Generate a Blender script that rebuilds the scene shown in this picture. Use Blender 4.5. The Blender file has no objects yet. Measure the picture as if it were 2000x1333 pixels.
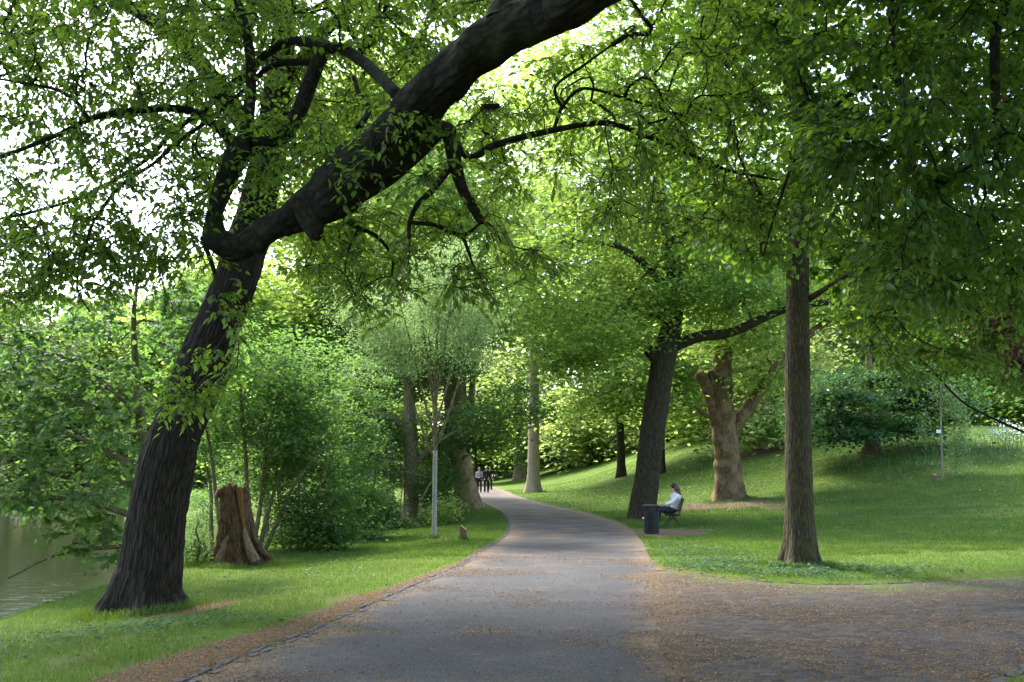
import bpy, bmesh, math, random
import numpy as np
from mathutils import Vector, Matrix

# ------------------------------------------------------------------ camera, sky, sun, exposure
SC = bpy.context.scene
F = 1944.0
HZ = 935.0
CAMH = 1.7
PITCH = math.atan((HZ - 666.5) / F)
cam_d = bpy.data.cameras.new("camera")
cam = bpy.data.objects.new("camera", cam_d)
SC.collection.objects.link(cam)
cam.location = (0, 0, CAMH)
cam.rotation_euler = (math.pi / 2 + PITCH, 0, 0)
cam_d.sensor_width = 36.0
cam_d.lens = 36.0 * F / 2000.0
cam_d.clip_start = 0.05
cam_d.clip_end = 3000
SC.camera = cam

SUN_EL = math.radians(52)
SUN_AZ = math.radians(-32)          # clockwise from +Y: the sun stands left, a little ahead of the camera
world = bpy.data.worlds.new("World")
SC.world = world
world.use_nodes = True
wn = world.node_tree
wn.nodes.clear()
w_out = wn.nodes.new("ShaderNodeOutputWorld")
w_bg = wn.nodes.new("ShaderNodeBackground")
w_sky = wn.nodes.new("ShaderNodeTexSky")
w_sky.sky_type = 'NISHITA'
w_sky.sun_disc = False
w_sky.sun_elevation = SUN_EL
w_sky.sun_rotation = SUN_AZ
w_sky.air_density = 1.0
w_sky.dust_density = 2.5
w_sky.ozone_density = 1.0
wn.links.new(w_sky.outputs[0], w_bg.inputs[0])
w_bg.inputs[1].default_value = 0.15
wn.links.new(w_bg.outputs[0], w_out.inputs[0])

sun_d = bpy.data.lights.new("sun", 'SUN')
sun = bpy.data.objects.new("sun", sun_d)
SC.collection.objects.link(sun)
sun_d.energy = 2.0
sun_d.angle = math.radians(11)
sun_d.color = (1.0, 0.95, 0.86)
sdir = Vector((math.sin(SUN_AZ) * math.cos(SUN_EL), math.cos(SUN_AZ) * math.cos(SUN_EL), math.sin(SUN_EL)))
sun.rotation_euler = sdir.to_track_quat('Z', 'Y').to_euler()
sun.location = (-40, -10, 60)

SC.view_settings.view_transform = 'Standard'
SC.view_settings.look = 'None'
SC.view_settings.gamma = 1.0
SC.view_settings.exposure = 2.6
SC.view_settings.use_curve_mapping = False
SC.cycles.max_bounces = 10
SC.cycles.diffuse_bounces = 8
SC.cycles.glossy_bounces = 2
SC.cycles.transmission_bounces = 4
SC.cycles.use_denoising = True
SC.cycles.caustics_reflective = False
SC.cycles.caustics_refractive = False

# ------------------------------------------------------------------ projection helpers
CT, ST = math.cos(PITCH), math.sin(PITCH)

def P(px, py, Y):
    u = (np.asarray(px, float) - 1000.0) / F
    v = (666.5 - np.asarray(py, float)) / F
    dy = CT - ST * v
    dz = ST + CT * v
    t = np.asarray(Y, float) / dy
    return np.stack([u * t, np.broadcast_to(np.asarray(Y, float), np.shape(t)).copy(), CAMH + dz * t], -1)

def MPP(Y):                      # metres per photo pixel at depth Y
    return Y / F

def sstep(a, b, x):
    t = np.clip((np.asarray(x, float) - a) / (b - a), 0, 1)
    return t * t * (3 - 2 * t)

def rng_of(seed):
    return np.random.default_rng(seed)

_NK = np.random.default_rng(5).normal(size=(24, 3)); _NK /= np.linalg.norm(_NK, axis=1, keepdims=True)
_NP = np.random.default_rng(6).uniform(0, 6.28, 24)
def noise3(p, scale=1.0):
    p = np.asarray(p, float) * scale
    o = 0
    for i in range(0, 24):
        s = 1.0 + 0.13 * i
        o = o + np.sin(p @ _NK[i] * s * 2.0 + _NP[i]) / (1 + 0.08 * i)
    return o / 6.0               # roughly -1..1

# ------------------------------------------------------------------ terrain
def zp(y):
    y = np.asarray(y, float)
    return np.where(y < 25, 0.0, np.interp(y, [25, 30, 40, 70, 120, 400], [0, .03, .17, .62, 1.35, 1.6]))

def plane_px(px, py):
    Ys = np.arange(4, 160, 0.02)
    v = (666.5 - py) / F
    dy = CT - ST * v; dz = ST + CT * v
    rz = CAMH + dz / dy * Ys
    k = int(np.argmax(rz <= zp(Ys)))
    Y = Ys[k]
    return ((px - 1000) / F / dy * Y, Y)

LE_PX = [(360,1333),(450,1294),(544,1257),(600,1238),(675,1204),(750,1170),(825,1137),(900,1103),(937,1077),(975,1058),(994,1039),(995,1020),(982,1002),(949,985),(930,977)]
RE_PX = [(1275,1103),(1267,1088),(1256,1062),(1237,1037),(1207,1020),(1155,1004),(1088,990),(1035,977),(997,964),(960,949)]
AB_PX = [(1312,1333),(1300,1283),(1286,1227),(1271,1163),(1256,1120),(1270,1103)]
LL_PX = [(1294,1112),(1340,1119),(1412,1129),(1525,1139),(1637,1142),(1750,1140),(1862,1133),(2000,1125)]
LE = [(-6.3,-8),(-4.2,0)] + [plane_px(*p) for p in LE_PX]
RE = [plane_px(*p) for p in RE_PX]
AB = [(0.6,-8),(1.05,0)] + [plane_px(*p) for p in AB_PX]
LL = [plane_px(*p) for p in LL_PX] + [(14, 19.2), (24, 23.5), (45, 33)]
RE = RE + [(-4.2, 120), (-9, 140)]
LE = LE + [(-4.1, 70), (-5.6, 96), (-8.2, 120), (-13, 140)]
_le = np.array(LE); _re = np.array(RE); _ab = np.array(AB); _ll = np.array(LL)
def xl(y): return np.interp(y, _le[:,1], _le[:,0])
def xr(y): return np.where(np.asarray(y) < 18.9, 2.9, np.interp(y, _re[:,1], _re[:,0]))
def xa(y): return np.where(np.asarray(y) < 18.9, np.interp(y, _ab[:,1], _ab[:,0]), np.interp(y, _re[:,1], _re[:,0]))
CORNER = [(45, 26), (24, 17.5), (9, 11.8), (6.2, 10.4), (4.9, 9.6), (4.3, 8.9), (3.75, 8.2), (3.2, 7.2), (2.8, 5.5), (2.6, -8)]
PAVED = np.array(LE + RE[::-1] + LL + CORNER)

def poly_sd(poly, pts):
    """signed distance, positive inside"""
    a = poly; b = np.roll(poly, -1, 0)
    out = np.empty(len(pts))
    for s in range(0, len(pts), 20000):
        p = pts[s:s+20000]
        e = b - a
        w = p[:, None, :] - a[None]
        t = np.clip((w * e).sum(-1) / np.maximum((e * e).sum(-1), 1e-9), 0, 1)
        d = np.sqrt(((w - t[..., None] * e) ** 2).sum(-1)).min(1)
        c1 = (a[None, :, 1] <= p[:, None, 1]); c2 = (b[None, :, 1] <= p[:, None, 1])
        xi = a[None, :, 0] + (p[:, None, 1] - a[None, :, 1]) / np.where(np.abs(e[None, :, 1]) < 1e-9, 1e-9, e[None, :, 1]) * e[None, :, 0]
        ins = ((c1 != c2) & (p[:, None, 0] < xi)).sum(1) % 2 == 1
        out[s:s+20000] = np.where(ins, d, -d)
    return out

WATER_Z = -1.05
def xbank(y):
    return np.interp(y, [-10, 8, 15, 22, 31, 45, 60, 85, 100], [-6.8, -6.9, -7.2, -7.7, -7.6, -9.5, -15, -28, -40])

def terrain0(x, y):
    x = np.asarray(x, float); y = np.asarray(y, float)
    base = zp(y)
    d = np.maximum(x - xr(y), 0)
    k = np.interp(y, [10, 20, 30, 40, 50, 70, 110, 300], [0.03, .2, .75, 1.5, 2.6, 3.4, 4.0, 5.0])
    hill = k * sstep(0, 22, d) * 1.35 + 0.02 * np.maximum(d - 22, 0)
    dl = np.maximum(xl(y) - x, 0)
    left = -0.28 * sstep(0.3, 5.0, dl)
    z = base + hill + left
    pond = sstep(0.2, -2.6, x - xbank(y)) * sstep(100, 94, y) * sstep(-110, -102, x)
    z = z * (1 - pond) + (-1.9) * pond
    far = sstep(97, 130, y) * sstep(-5, -30, x)
    z = z + far * 1.5
    z = z + 0.025 * np.sin(x * 0.9 + y * .35) * np.sin(y * 0.55 - x * .2) * sstep(0.2, 2.5, np.maximum(d, dl))
    return z

def terrain(x, y, sd=None):
    x = np.atleast_1d(np.asarray(x, float)); y = np.atleast_1d(np.asarray(y, float))
    z = terrain0(x, y)
    if sd is None:
        sd = poly_sd(PAVED, np.stack([x.ravel(), y.ravel()], -1)).reshape(x.shape)
    return z + 0.025 - 0.11 * sstep(-0.03, 0.12, sd)

def gz(x, y):
    return float(terrain(x, y)[0])

def G(px, py):
    Ys = np.arange(5, 200, 0.04)
    q = P(np.full_like(Ys, px), np.full_like(Ys, py), Ys)
    z = terrain(q[:, 0], Ys)
    k = int(np.argmax(q[:, 2] <= z))
    return np.array([q[k, 0], Ys[k], z[k]])

# ------------------------------------------------------------------ mesh builder
class MB:
    def __init__(s):
        s.v = []; s.q = []; s.t = []; s.b = []; s.fv = []; s.tv = []; s.n = 0
    def add(s, v, quads=None, tris=None, bark=None, qv=None, tv=None):
        v = np.asarray(v, float).reshape(-1, 3)
        s.v.append(v)
        s.b.append(np.asarray(bark, float).reshape(-1, 3) if bark is not None else v * 1.0)
        if quads is not None and len(quads):
            quads = np.asarray(quads, np.int64).reshape(-1, 4); s.q.append(quads + s.n)
            s.fv.append(np.full(len(quads), .5) if qv is None else np.asarray(qv, float))
        if tris is not None and len(tris):
            tris = np.asarray(tris, np.int64).reshape(-1, 3); s.t.append(tris + s.n)
            s.tv.append(np.full(len(tris), .5) if tv is None else np.asarray(tv, float))
        s.n += len(v)
        return s
    def build(s, name, mat, parent=None, smooth=False, attrs=None):
        v = np.concatenate(s.v) if s.v else np.zeros((0, 3))
        bark = np.concatenate(s.b) if s.b else v
        if parent is not None:
            wl = parent['_w'] if '_w' in parent else parent.location
            off = np.array(wl)
            v = v - off
        q = np.concatenate(s.q) if s.q else np.zeros((0, 4), np.int64)
        t = np.concatenate(s.t) if s.t else np.zeros((0, 3), np.int64)
        me = bpy.data.meshes.new(name)
        me.vertices.add(len(v)); me.vertices.foreach_set("co", v.astype(np.float32).ravel())
        nl = len(q) * 4 + len(t) * 3
        me.loops.add(nl)
        me.loops.foreach_set("vertex_index", np.concatenate([q.ravel(), t.ravel()]).astype(np.int32))
        me.polygons.add(len(q) + len(t))
        ls = np.concatenate([np.arange(len(q)) * 4, len(q) * 4 + np.arange(len(t)) * 3]).astype(np.int32)
        me.polygons.foreach_set("loop_start", ls)
        me.polygons.foreach_set("use_smooth", np.full(len(q) + len(t), bool(smooth)))
        me.update(calc_edges=True)
        me.validate()
        if attrs is not False:
            if attrs == 'leaf':
                a = me.attributes.new("lv", 'FLOAT', 'FACE')
                fv = np.concatenate(s.fv + s.tv) if (s.fv or s.tv) else np.zeros(0)
                if len(fv) == len(me.polygons): a.data.foreach_set("value", fv.astype(np.float32))
            elif attrs == 'bark':
                a = me.attributes.new("bark", 'FLOAT_VECTOR', 'POINT')
                if len(bark) == len(me.vertices): a.data.foreach_set("vector", bark.astype(np.float32).ravel())
        if mat: me.materials.append(mat)
        o = bpy.data.objects.new(name, me)
        SC.collection.objects.link(o)
        if parent is not None:
            o.parent = parent
            o['_w'] = list(parent['_w']) if '_w' in parent else list(parent.location)
        return o

def empty(name, loc, label=None, cat=None, group=None, kind=None):
    o = bpy.data.objects.new(name, None)
    o.empty_display_size = 0.2
    SC.collection.objects.link(o)
    o.location = tuple(float(c) for c in loc)
    o['_w'] = [float(c) for c in loc]
    tag(o, label, cat, group, kind)
    return o

def tag(o, label=None, cat=None, group=None, kind=None):
    if label: o['label'] = label
    if cat: o['category'] = cat
    if group: o['group'] = group
    if kind: o['kind'] = kind
    return o

def catmull(pts, n_per):
    pts = np.asarray(pts, float)
    if len(pts) < 3:
        t = np.linspace(0, 1, n_per + 1)[:, None]
        return pts[0] * (1 - t) + pts[-1] * t
    p = np.vstack([2 * pts[0] - pts[1], pts, 2 * pts[-1] - pts[-2]])
    out = []
    for i in range(1, len(p) - 2):
        t = np.linspace(0, 1, n_per, endpoint=False)[:, None]
        a, b, c, d = p[i-1], p[i], p[i+1], p[i+2]
        out.append(0.5 * ((2*b) + (-a+c)*t + (2*a-5*b+4*c-d)*t**2 + (-a+3*b-3*c+d)*t**3))
    out.append(p[-2][None])
    return np.vstack(out)

def tube(mb, pts, rad, sides=10, rough=0.0, flare=None, seed=0, cap=True, capstart=False, rough_s=1.0, ridge=None):
    """pts world (N,3), rad (N,); flare=(amount,height,lobes)"""
    pts = np.asarray(pts, float); rad = np.asarray(rad, float)
    N = len(pts)
    tan = np.gradient(pts, axis=0); tan /= np.linalg.norm(tan, axis=1, keepdims=True) + 1e-9
    r = rng_of(seed)
    ref = np.array([1.0, 0, 0]) if abs(tan[0][0]) < .8 else np.array([0, 1.0, 0])
    u = np.cross(tan[0], ref); u /= np.linalg.norm(u)
    U = []
    for i in range(N):
        u = u - tan[i] * (u @ tan[i]); u /= np.linalg.norm(u) + 1e-9
        U.append(u)
    U = np.array(U); W = np.cross(tan, U)
    L = np.concatenate([[0], np.cumsum(np.linalg.norm(np.diff(pts, axis=0), axis=1))])
    th = np.linspace(0, 2 * np.pi, sides, endpoint=False)
    R = np.repeat(rad[:, None], sides, 1)
    if rough:
        ph = r.uniform(0, 6.28, 12)
        wob = np.zeros((N, sides))
        for k in range(6):
            m = k % 4 + 1
            wob += np.sin(m * th[None] + ph[k] + L[:, None] * (0.7 + 0.9 * k) * rough_s + 1.3 * np.sin(L[:, None] * 1.7 * rough_s + ph[k+6])) / (1 + .5 * k)
        R = R * (1 + rough * wob / 2)
    if flare:
        am, fh, lob = flare
        h = pts[:, 2] - pts[0, 2]
        f = np.exp(-np.maximum(h, 0) / fh)
        p0 = r.uniform(0, 6.28); p1 = r.uniform(0, 6.28)
        lobes = 0.55 + 0.6 * np.maximum(np.cos(th * lob + p0), -0.4) + 0.3 * np.cos(th * 2 + p1)
        R = R * (1 + am * f[:, None] ** 1.3 * lobes[None])
    if ridge:
        am, k = ridge
        q0 = np.stack([np.cos(th)[None] * 1.5 + 0 * L[:, None], np.sin(th)[None] * 1.5 + 0 * L[:, None], np.repeat(L[:, None] * .9, sides, 1)], -1)
        n1 = noise3(q0.reshape(-1, 3) + seed, 1.3).reshape(N, sides); n2 = noise3(q0.reshape(-1, 3) * np.array([1, 1, 2.2]) - seed, 3.1).reshape(N, sides)
        R = R * (1 + am * (np.abs(np.sin(th[None] * k * .5 + 2.4 * n1)) ** .8 - .6) * (1 + .8 * n2) + am * .6 * n2)
    V = pts[:, None, :] + R[..., None] * (np.cos(th)[None, :, None] * U[:, None, :] + np.sin(th)[None, :, None] * W[:, None, :])
    R0 = np.maximum(rad, 1e-3)
    bark = np.stack([np.cos(th)[None] * R0[:, None], np.sin(th)[None] * R0[:, None], np.repeat(L[:, None], sides, 1)], -1)
    i = np.arange(N - 1)[:, None] * sides; j = np.arange(sides)[None]; j2 = (j + 1) % sides
    q = np.stack([i + j, i + j2, i + sides + j2, i + sides + j], -1).reshape(-1, 4)
    V = V.reshape(-1, 3); bark = bark.reshape(-1, 3)
    tris = []
    if cap:
        V = np.vstack([V, pts[-1] + tan[-1] * rad[-1] * .5]); bark = np.vstack([bark, [0, 0, L[-1]]])
        a = (N - 1) * sides
        tris += [(a + k, a + (k + 1) % sides, len(V) - 1) for k in range(sides)]
    if capstart:
        V = np.vstack([V, pts[0] - tan[0] * rad[0] * .3]); bark = np.vstack([bark, [0, 0, 0]])
        tris += [((k + 1) % sides, k, len(V) - 1) for k in range(sides)]
    mb.add(V, q, tris if tris else None, bark)

def prisms(mb, p0, p1, r0, r1, sides=3):
    p0 = np.asarray(p0, float); p1 = np.asarray(p1, float)
    if len(p0) == 0: return
    d = p1 - p0; L = np.linalg.norm(d, axis=1, keepdims=True) + 1e-9; d = d / L
    ref = np.where(np.abs(d[:, 2:3]) < .9, np.array([[0, 0, 1.0]]), np.array([[1.0, 0, 0]]))
    u = np.cross(d, ref); u /= np.linalg.norm(u, axis=1, keepdims=True) + 1e-9
    w = np.cross(d, u)
    th = np.linspace(0, 2 * np.pi, sides, endpoint=False)
    c = np.cos(th)[None, :, None] * u[:, None] + np.sin(th)[None, :, None] * w[:, None]
    r0 = np.broadcast_to(r0, (len(p0),))[:, None, None]; r1 = np.broadcast_to(r1, (len(p0),))[:, None, None]
    V = np.concatenate([p0[:, None] + c * r0, p1[:, None] + c * r1], 1)
    b = np.concatenate([c * r0, c * r1 + np.array([0, 0, 1.0]) * L[:, None]], 1)
    base = (np.arange(len(p0)) * 2 * sides)[:, None, None]
    j = np.arange(sides); j2 = (j + 1) % sides
    q = np.stack([j, j2, sides + j2, sides + j], -1)[None] + base
    mb.add(V.reshape(-1, 3), q.reshape(-1, 4), None, b.reshape(-1, 3))

NEAR_T = np.array([(0,0,0),(.28,.25,.05),(.66,.20,.0),(1,0,-.12),(.66,-.20,.0),(.28,-.25,.05)])
NEAR_F = np.array([(0,1,2,3),(0,3,4,5)])
FAR_T = np.array([(0,0,0),(.45,.36,.10),(1,0,-.05),(.45,-.36,.10)])
FAR_F = np.array([(0,1,2,3)])
STAR_T = np.array([(0,0,0),(.2,.55,.06),(.62,.42,-.02),(1,0,-.10),(.62,-.42,-.02),(.2,-.55,.06)])

def leaves(mb, pos, fwd, nrm, L, rng, tmpl=NEAR_T, faces=NEAR_F, width=1.0):
    pos = np.asarray(pos, float)
    M = len(pos)
    if M == 0: return
    f = fwd / (np.linalg.norm(fwd, axis=1, keepdims=True) + 1e-9)
    n = nrm - f * (nrm * f).sum(1, keepdims=True); n /= np.linalg.norm(n, axis=1, keepdims=True) + 1e-9
    s = np.cross(n, f)
    L = np.broadcast_to(L, (M,))
    T = tmpl
    V = pos[:, None] + L[:, None, None] * (T[None, :, 0:1] * f[:, None] + width * T[None, :, 1:2] * s[:, None] + T[None, :, 2:3] * n[:, None])
    K = len(T)
    q = faces[None] + (np.arange(M) * K)[:, None, None]
    val = np.repeat(rng.uniform(0, 1, M), len(faces))
    mb.add(V.reshape(-1, 3), q.reshape(-1, 4), None, None, val)

# ------------------------------------------------------------------ materials
def nmat(name):
    m = bpy.data.materials.new(name); m.use_nodes = True
    nt = m.node_tree; nt.nodes.clear()
    return m, nt, nt.nodes, nt.links

def N(nodes, t, **kw):
    n = nodes.new(t)
    for k, v in kw.items():
        if k.startswith('i_'): n.inputs[k[2:]].default_value = v
        else: setattr(n, k, v)
    return n

def ramp(nodes, stops):
    r = nodes.new("ShaderNodeValToRGB")
    el = r.color_ramp.elements
    while len(el) < len(stops): el.new(0.5)
    for e, (p, c) in zip(el, stops):
        e.position = p; e.color = (c[0], c[1], c[2], 1)
    return r

def leaf_mat(name, dark, light, trans, tmix=.5, gloss=.06, rough=.45):
    m, nt, nd, lk = nmat(name)
    out = N(nd, "ShaderNodeOutputMaterial")
    at = N(nd, "ShaderNodeAttribute", attribute_name="lv")
    r = ramp(nd, [(0.0, dark), (1.0, light)])
    lk.new(at.outputs['Fac'], r.inputs[0])
    dif = N(nd, "ShaderNodeBsdfDiffuse"); lk.new(r.outputs[0], dif.inputs[0])
    tr = N(nd, "ShaderNodeBsdfTranslucent")
    t0 = tuple(c * .72 for c in trans)
    r2 = ramp(nd, [(0.0, t0), (1.0, trans)])
    lk.new(at.outputs['Fac'], r2.inputs[0]); lk.new(r2.outputs[0], tr.inputs[0])
    mx = N(nd, "ShaderNodeMixShader"); mx.inputs[0].default_value = tmix
    lk.new(dif.outputs[0], mx.inputs[1]); lk.new(tr.outputs[0], mx.inputs[2])
    gl = N(nd, "ShaderNodeBsdfGlossy"); gl.inputs['Roughness'].default_value = rough
    gl.inputs['Color'].default_value = (.8, .85, .9, 1)
    mx2 = N(nd, "ShaderNodeMixShader"); mx2.inputs[0].default_value = gloss
    lk.new(mx.outputs[0], mx2.inputs[1]); lk.new(gl.outputs[0], mx2.inputs[2])
    lk.new(mx2.outputs[0], out.inputs[0])
    return m

def bark_mat(name, c_dark, c_mid, c_light, fu=22.0, fv=4.0, bump=.6, patch=None, moss=None, dist=.02):
    m, nt, nd, lk = nmat(name)
    out = N(nd, "ShaderNodeOutputMaterial"); bs = N(nd, "ShaderNodeBsdfPrincipled")
    bs.inputs['Roughness'].default_value = .92; bs.inputs['Specular IOR Level'].default_value = .15
    at = N(nd, "ShaderNodeAttribute", attribute_name="bark")
    mp = N(nd, "ShaderNodeMapping"); mp.inputs['Scale'].default_value = (fu, fu, fv)
    lk.new(at.outputs['Vector'], mp.inputs[0])
    nz0 = N(nd, "ShaderNodeTexNoise", i_Scale=.8, i_Detail=3.0); lk.new(mp.outputs[0], nz0.inputs['Vector'])
    add = N(nd, "ShaderNodeVectorMath", operation='MULTIPLY_ADD')
    lk.new(nz0.outputs['Color'], add.inputs[0]); add.inputs[1].default_value = (.9, .9, .9); lk.new(mp.outputs[0], add.inputs[2])
    vo = N(nd, "ShaderNodeTexVoronoi", feature='DISTANCE_TO_EDGE', i_Scale=1.0); lk.new(add.outputs[0], vo.inputs['Vector'])
    nz = N(nd, "ShaderNodeTexNoise", i_Scale=2.6, i_Detail=7.0, i_Roughness=.65); lk.new(mp.outputs[0], nz.inputs['Vector'])
    ma = N(nd, "ShaderNodeMath", operation='MULTIPLY_ADD'); lk.new(vo.outputs['Distance'], ma.inputs[0]); ma.inputs[1].default_value = 1.1
    mb_ = N(nd, "ShaderNodeMath", operation='MULTIPLY'); lk.new(nz.outputs['Fac'], mb_.inputs[0]); mb_.inputs[1].default_value = .75
    lk.new(mb_.outputs[0], ma.inputs[2])
    r = ramp(nd, [(.2, c_dark), (.48, c_mid), (.85, c_light)]); lk.new(ma.outputs[0], r.inputs[0])
    col = r.outputs[0]
    if patch:
        pn = N(nd, "ShaderNodeTexNoise", i_Scale=patch[1], i_Detail=3.0); lk.new(at.outputs['Vector'], pn.inputs['Vector'])
        pr = ramp(nd, [(.46, (0,0,0)), (.56, (1,1,1))]); lk.new(pn.outputs['Fac'], pr.inputs[0])
        mx = N(nd, "ShaderNodeMix", data_type='RGBA', blend_type='MIX'); lk.new(pr.outputs[0], mx.inputs[0])
        lk.new(col, mx.inputs[6]); mx.inputs[7].default_value = (*patch[0], 1)
        sc = N(nd, "ShaderNodeMath", operation='MULTIPLY'); lk.new(pr.outputs[0], sc.inputs[0]); sc.inputs[1].default_value = .7
        lk.new(sc.outputs[0], mx.inputs[0]); col = mx.outputs[2]
    if moss:
        tc = N(nd, "ShaderNodeTexCoord")
        pn = N(nd, "ShaderNodeTexNoise", i_Scale=3.1, i_Detail=5.0); lk.new(at.outputs['Vector'], pn.inputs['Vector'])
        pr = ramp(nd, [(.48, (0,0,0)), (.68, (1,1,1))]); lk.new(pn.outputs['Fac'], pr.inputs[0])
        mx = N(nd, "ShaderNodeMix", data_type='RGBA'); lk.new(col, mx.inputs[6]); mx.inputs[7].default_value = (*moss[0], 1)
        sc = N(nd, "ShaderNodeMath", operation='MULTIPLY'); lk.new(pr.outputs[0], sc.inputs[0]); sc.inputs[1].default_value = moss[1]
        lk.new(sc.outputs[0], mx.inputs[0]); col = mx.outputs[2]
    lk.new(col, bs.inputs['Base Color'])
    bp = N(nd, "ShaderNodeBump"); bp.inputs['Strength'].default_value = bump; bp.inputs['Distance'].default_value = dist
    lk.new(ma.outputs[0], bp.inputs['Height']); lk.new(bp.outputs[0], bs.inputs['Normal'])
    lk.new(bs.outputs[0], out.inputs[0])
    return m

def plain(name, col, rough=.6, spec=.3, var=.15, scale=30, metal=0.0):
    m, nt, nd, lk = nmat(name)
    out = N(nd, "ShaderNodeOutputMaterial"); bs = N(nd, "ShaderNodeBsdfPrincipled")
    tc = N(nd, "ShaderNodeTexCoord")
    nz = N(nd, "ShaderNodeTexNoise", i_Scale=float(scale), i_Detail=4.0); lk.new(tc.outputs['Object'], nz.inputs['Vector'])
    r = ramp(nd, [(.3, tuple(c * (1 - var) for c in col)), (.7, tuple(min(1, c * (1 + var)) for c in col))])
    lk.new(nz.outputs['Fac'], r.inputs[0]); lk.new(r.outputs[0], bs.inputs['Base Color'])
    bs.inputs['Roughness'].default_value = rough; bs.inputs['Specular IOR Level'].default_value = spec
    bs.inputs['Metallic'].default_value = metal
    lk.new(bs.outputs[0], out.inputs[0])
    return m

M = {}
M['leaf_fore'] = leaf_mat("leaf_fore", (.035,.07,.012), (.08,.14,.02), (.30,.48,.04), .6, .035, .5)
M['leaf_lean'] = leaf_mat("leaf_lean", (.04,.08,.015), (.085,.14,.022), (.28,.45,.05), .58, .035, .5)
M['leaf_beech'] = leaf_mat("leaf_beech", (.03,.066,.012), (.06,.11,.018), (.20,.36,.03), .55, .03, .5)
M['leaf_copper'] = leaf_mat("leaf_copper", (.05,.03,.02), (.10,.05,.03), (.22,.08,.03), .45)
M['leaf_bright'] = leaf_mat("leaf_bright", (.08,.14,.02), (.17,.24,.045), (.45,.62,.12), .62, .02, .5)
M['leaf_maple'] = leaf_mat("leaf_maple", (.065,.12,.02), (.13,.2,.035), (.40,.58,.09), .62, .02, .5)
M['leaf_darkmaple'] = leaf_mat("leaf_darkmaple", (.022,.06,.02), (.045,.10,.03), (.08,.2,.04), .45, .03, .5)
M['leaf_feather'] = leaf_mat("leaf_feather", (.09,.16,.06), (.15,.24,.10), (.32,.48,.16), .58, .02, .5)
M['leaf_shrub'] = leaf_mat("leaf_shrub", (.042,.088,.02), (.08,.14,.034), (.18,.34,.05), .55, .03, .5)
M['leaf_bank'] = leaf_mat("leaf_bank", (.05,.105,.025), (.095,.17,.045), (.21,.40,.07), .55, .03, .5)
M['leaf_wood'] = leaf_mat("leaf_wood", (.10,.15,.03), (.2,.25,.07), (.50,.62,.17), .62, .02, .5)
M['leaf_willow'] = leaf_mat("leaf_willow", (.15,.17,.04), (.25,.26,.07), (.30,.32,.08), .5)
M['leaf_ivy'] = leaf_mat("leaf_ivy", (.035,.08,.03), (.06,.125,.045), (.08,.18,.05), .35, .025, .6)
M['blade'] = leaf_mat("blade", (.025,.064,.011), (.085,.138,.022), (.16,.26,.027), .45, .02)
M['blade_tall'] = leaf_mat("blade_tall", (.09,.15,.05), (.16,.23,.09), (.2,.32,.09), .4, .03)
M['bark_lean'] = bark_mat("bark_lean", (.005,.004,.003), (.024,.018,.014), (.062,.048,.037), 27, 3.2, 1.0, dist=.04)
M['bark_fore'] = bark_mat("bark_fore", (.007,.006,.005), (.018,.015,.012), (.04,.034,.026), 14, 9, .8, moss=((.04,.05,.02), .5))
M['bark_oak'] = bark_mat("bark_oak", (.012,.009,.006), (.055,.042,.027), (.115,.092,.06), 27, 4.5, 1.0, moss=((.075,.085,.02), .55), dist=.03)
M['bark_dark'] = bark_mat("bark_dark", (.010,.008,.005), (.038,.028,.018), (.08,.062,.04), 16, 2.6, 1.0, moss=((.05,.055,.02), .4), dist=.05)
M['bark_plane'] = bark_mat("bark_plane", (.03,.02,.012), (.10,.066,.038), (.19,.13,.078), 13, 5.0, 1.0, patch=((.24,.155,.085), 1.8), moss=((.13,.12,.04), .5))
M['bark_plane_sunlit'] = bark_mat("bark_plane_sunlit", (.07,.046,.028), (.19,.13,.08), (.30,.215,.135), 9, 3.0, .7, patch=((.33,.23,.13), 1.6), moss=((.13,.12,.04), .4))  # brighter copy of the plane bark, with sunlight put into its colour
M['bark_pale'] = bark_mat("bark_pale", (.15,.115,.085), (.27,.215,.16), (.38,.31,.24), 18, 1.6, .7, dist=.04)
M['bark_moss'] = bark_mat("bark_moss", (.05,.04,.022), (.15,.118,.065), (.25,.2,.115), 14, 3, .8, moss=((.10,.10,.03), .6))
M['bark_twig'] = bark_mat("bark_twig", (.05,.038,.026), (.10,.08,.055), (.15,.12,.085), 8, 4, .3)
M['bark_white'] = bark_mat("bark_white", (.16,.15,.125), (.30,.28,.235), (.38,.36,.31), 20, 9, .3)

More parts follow.
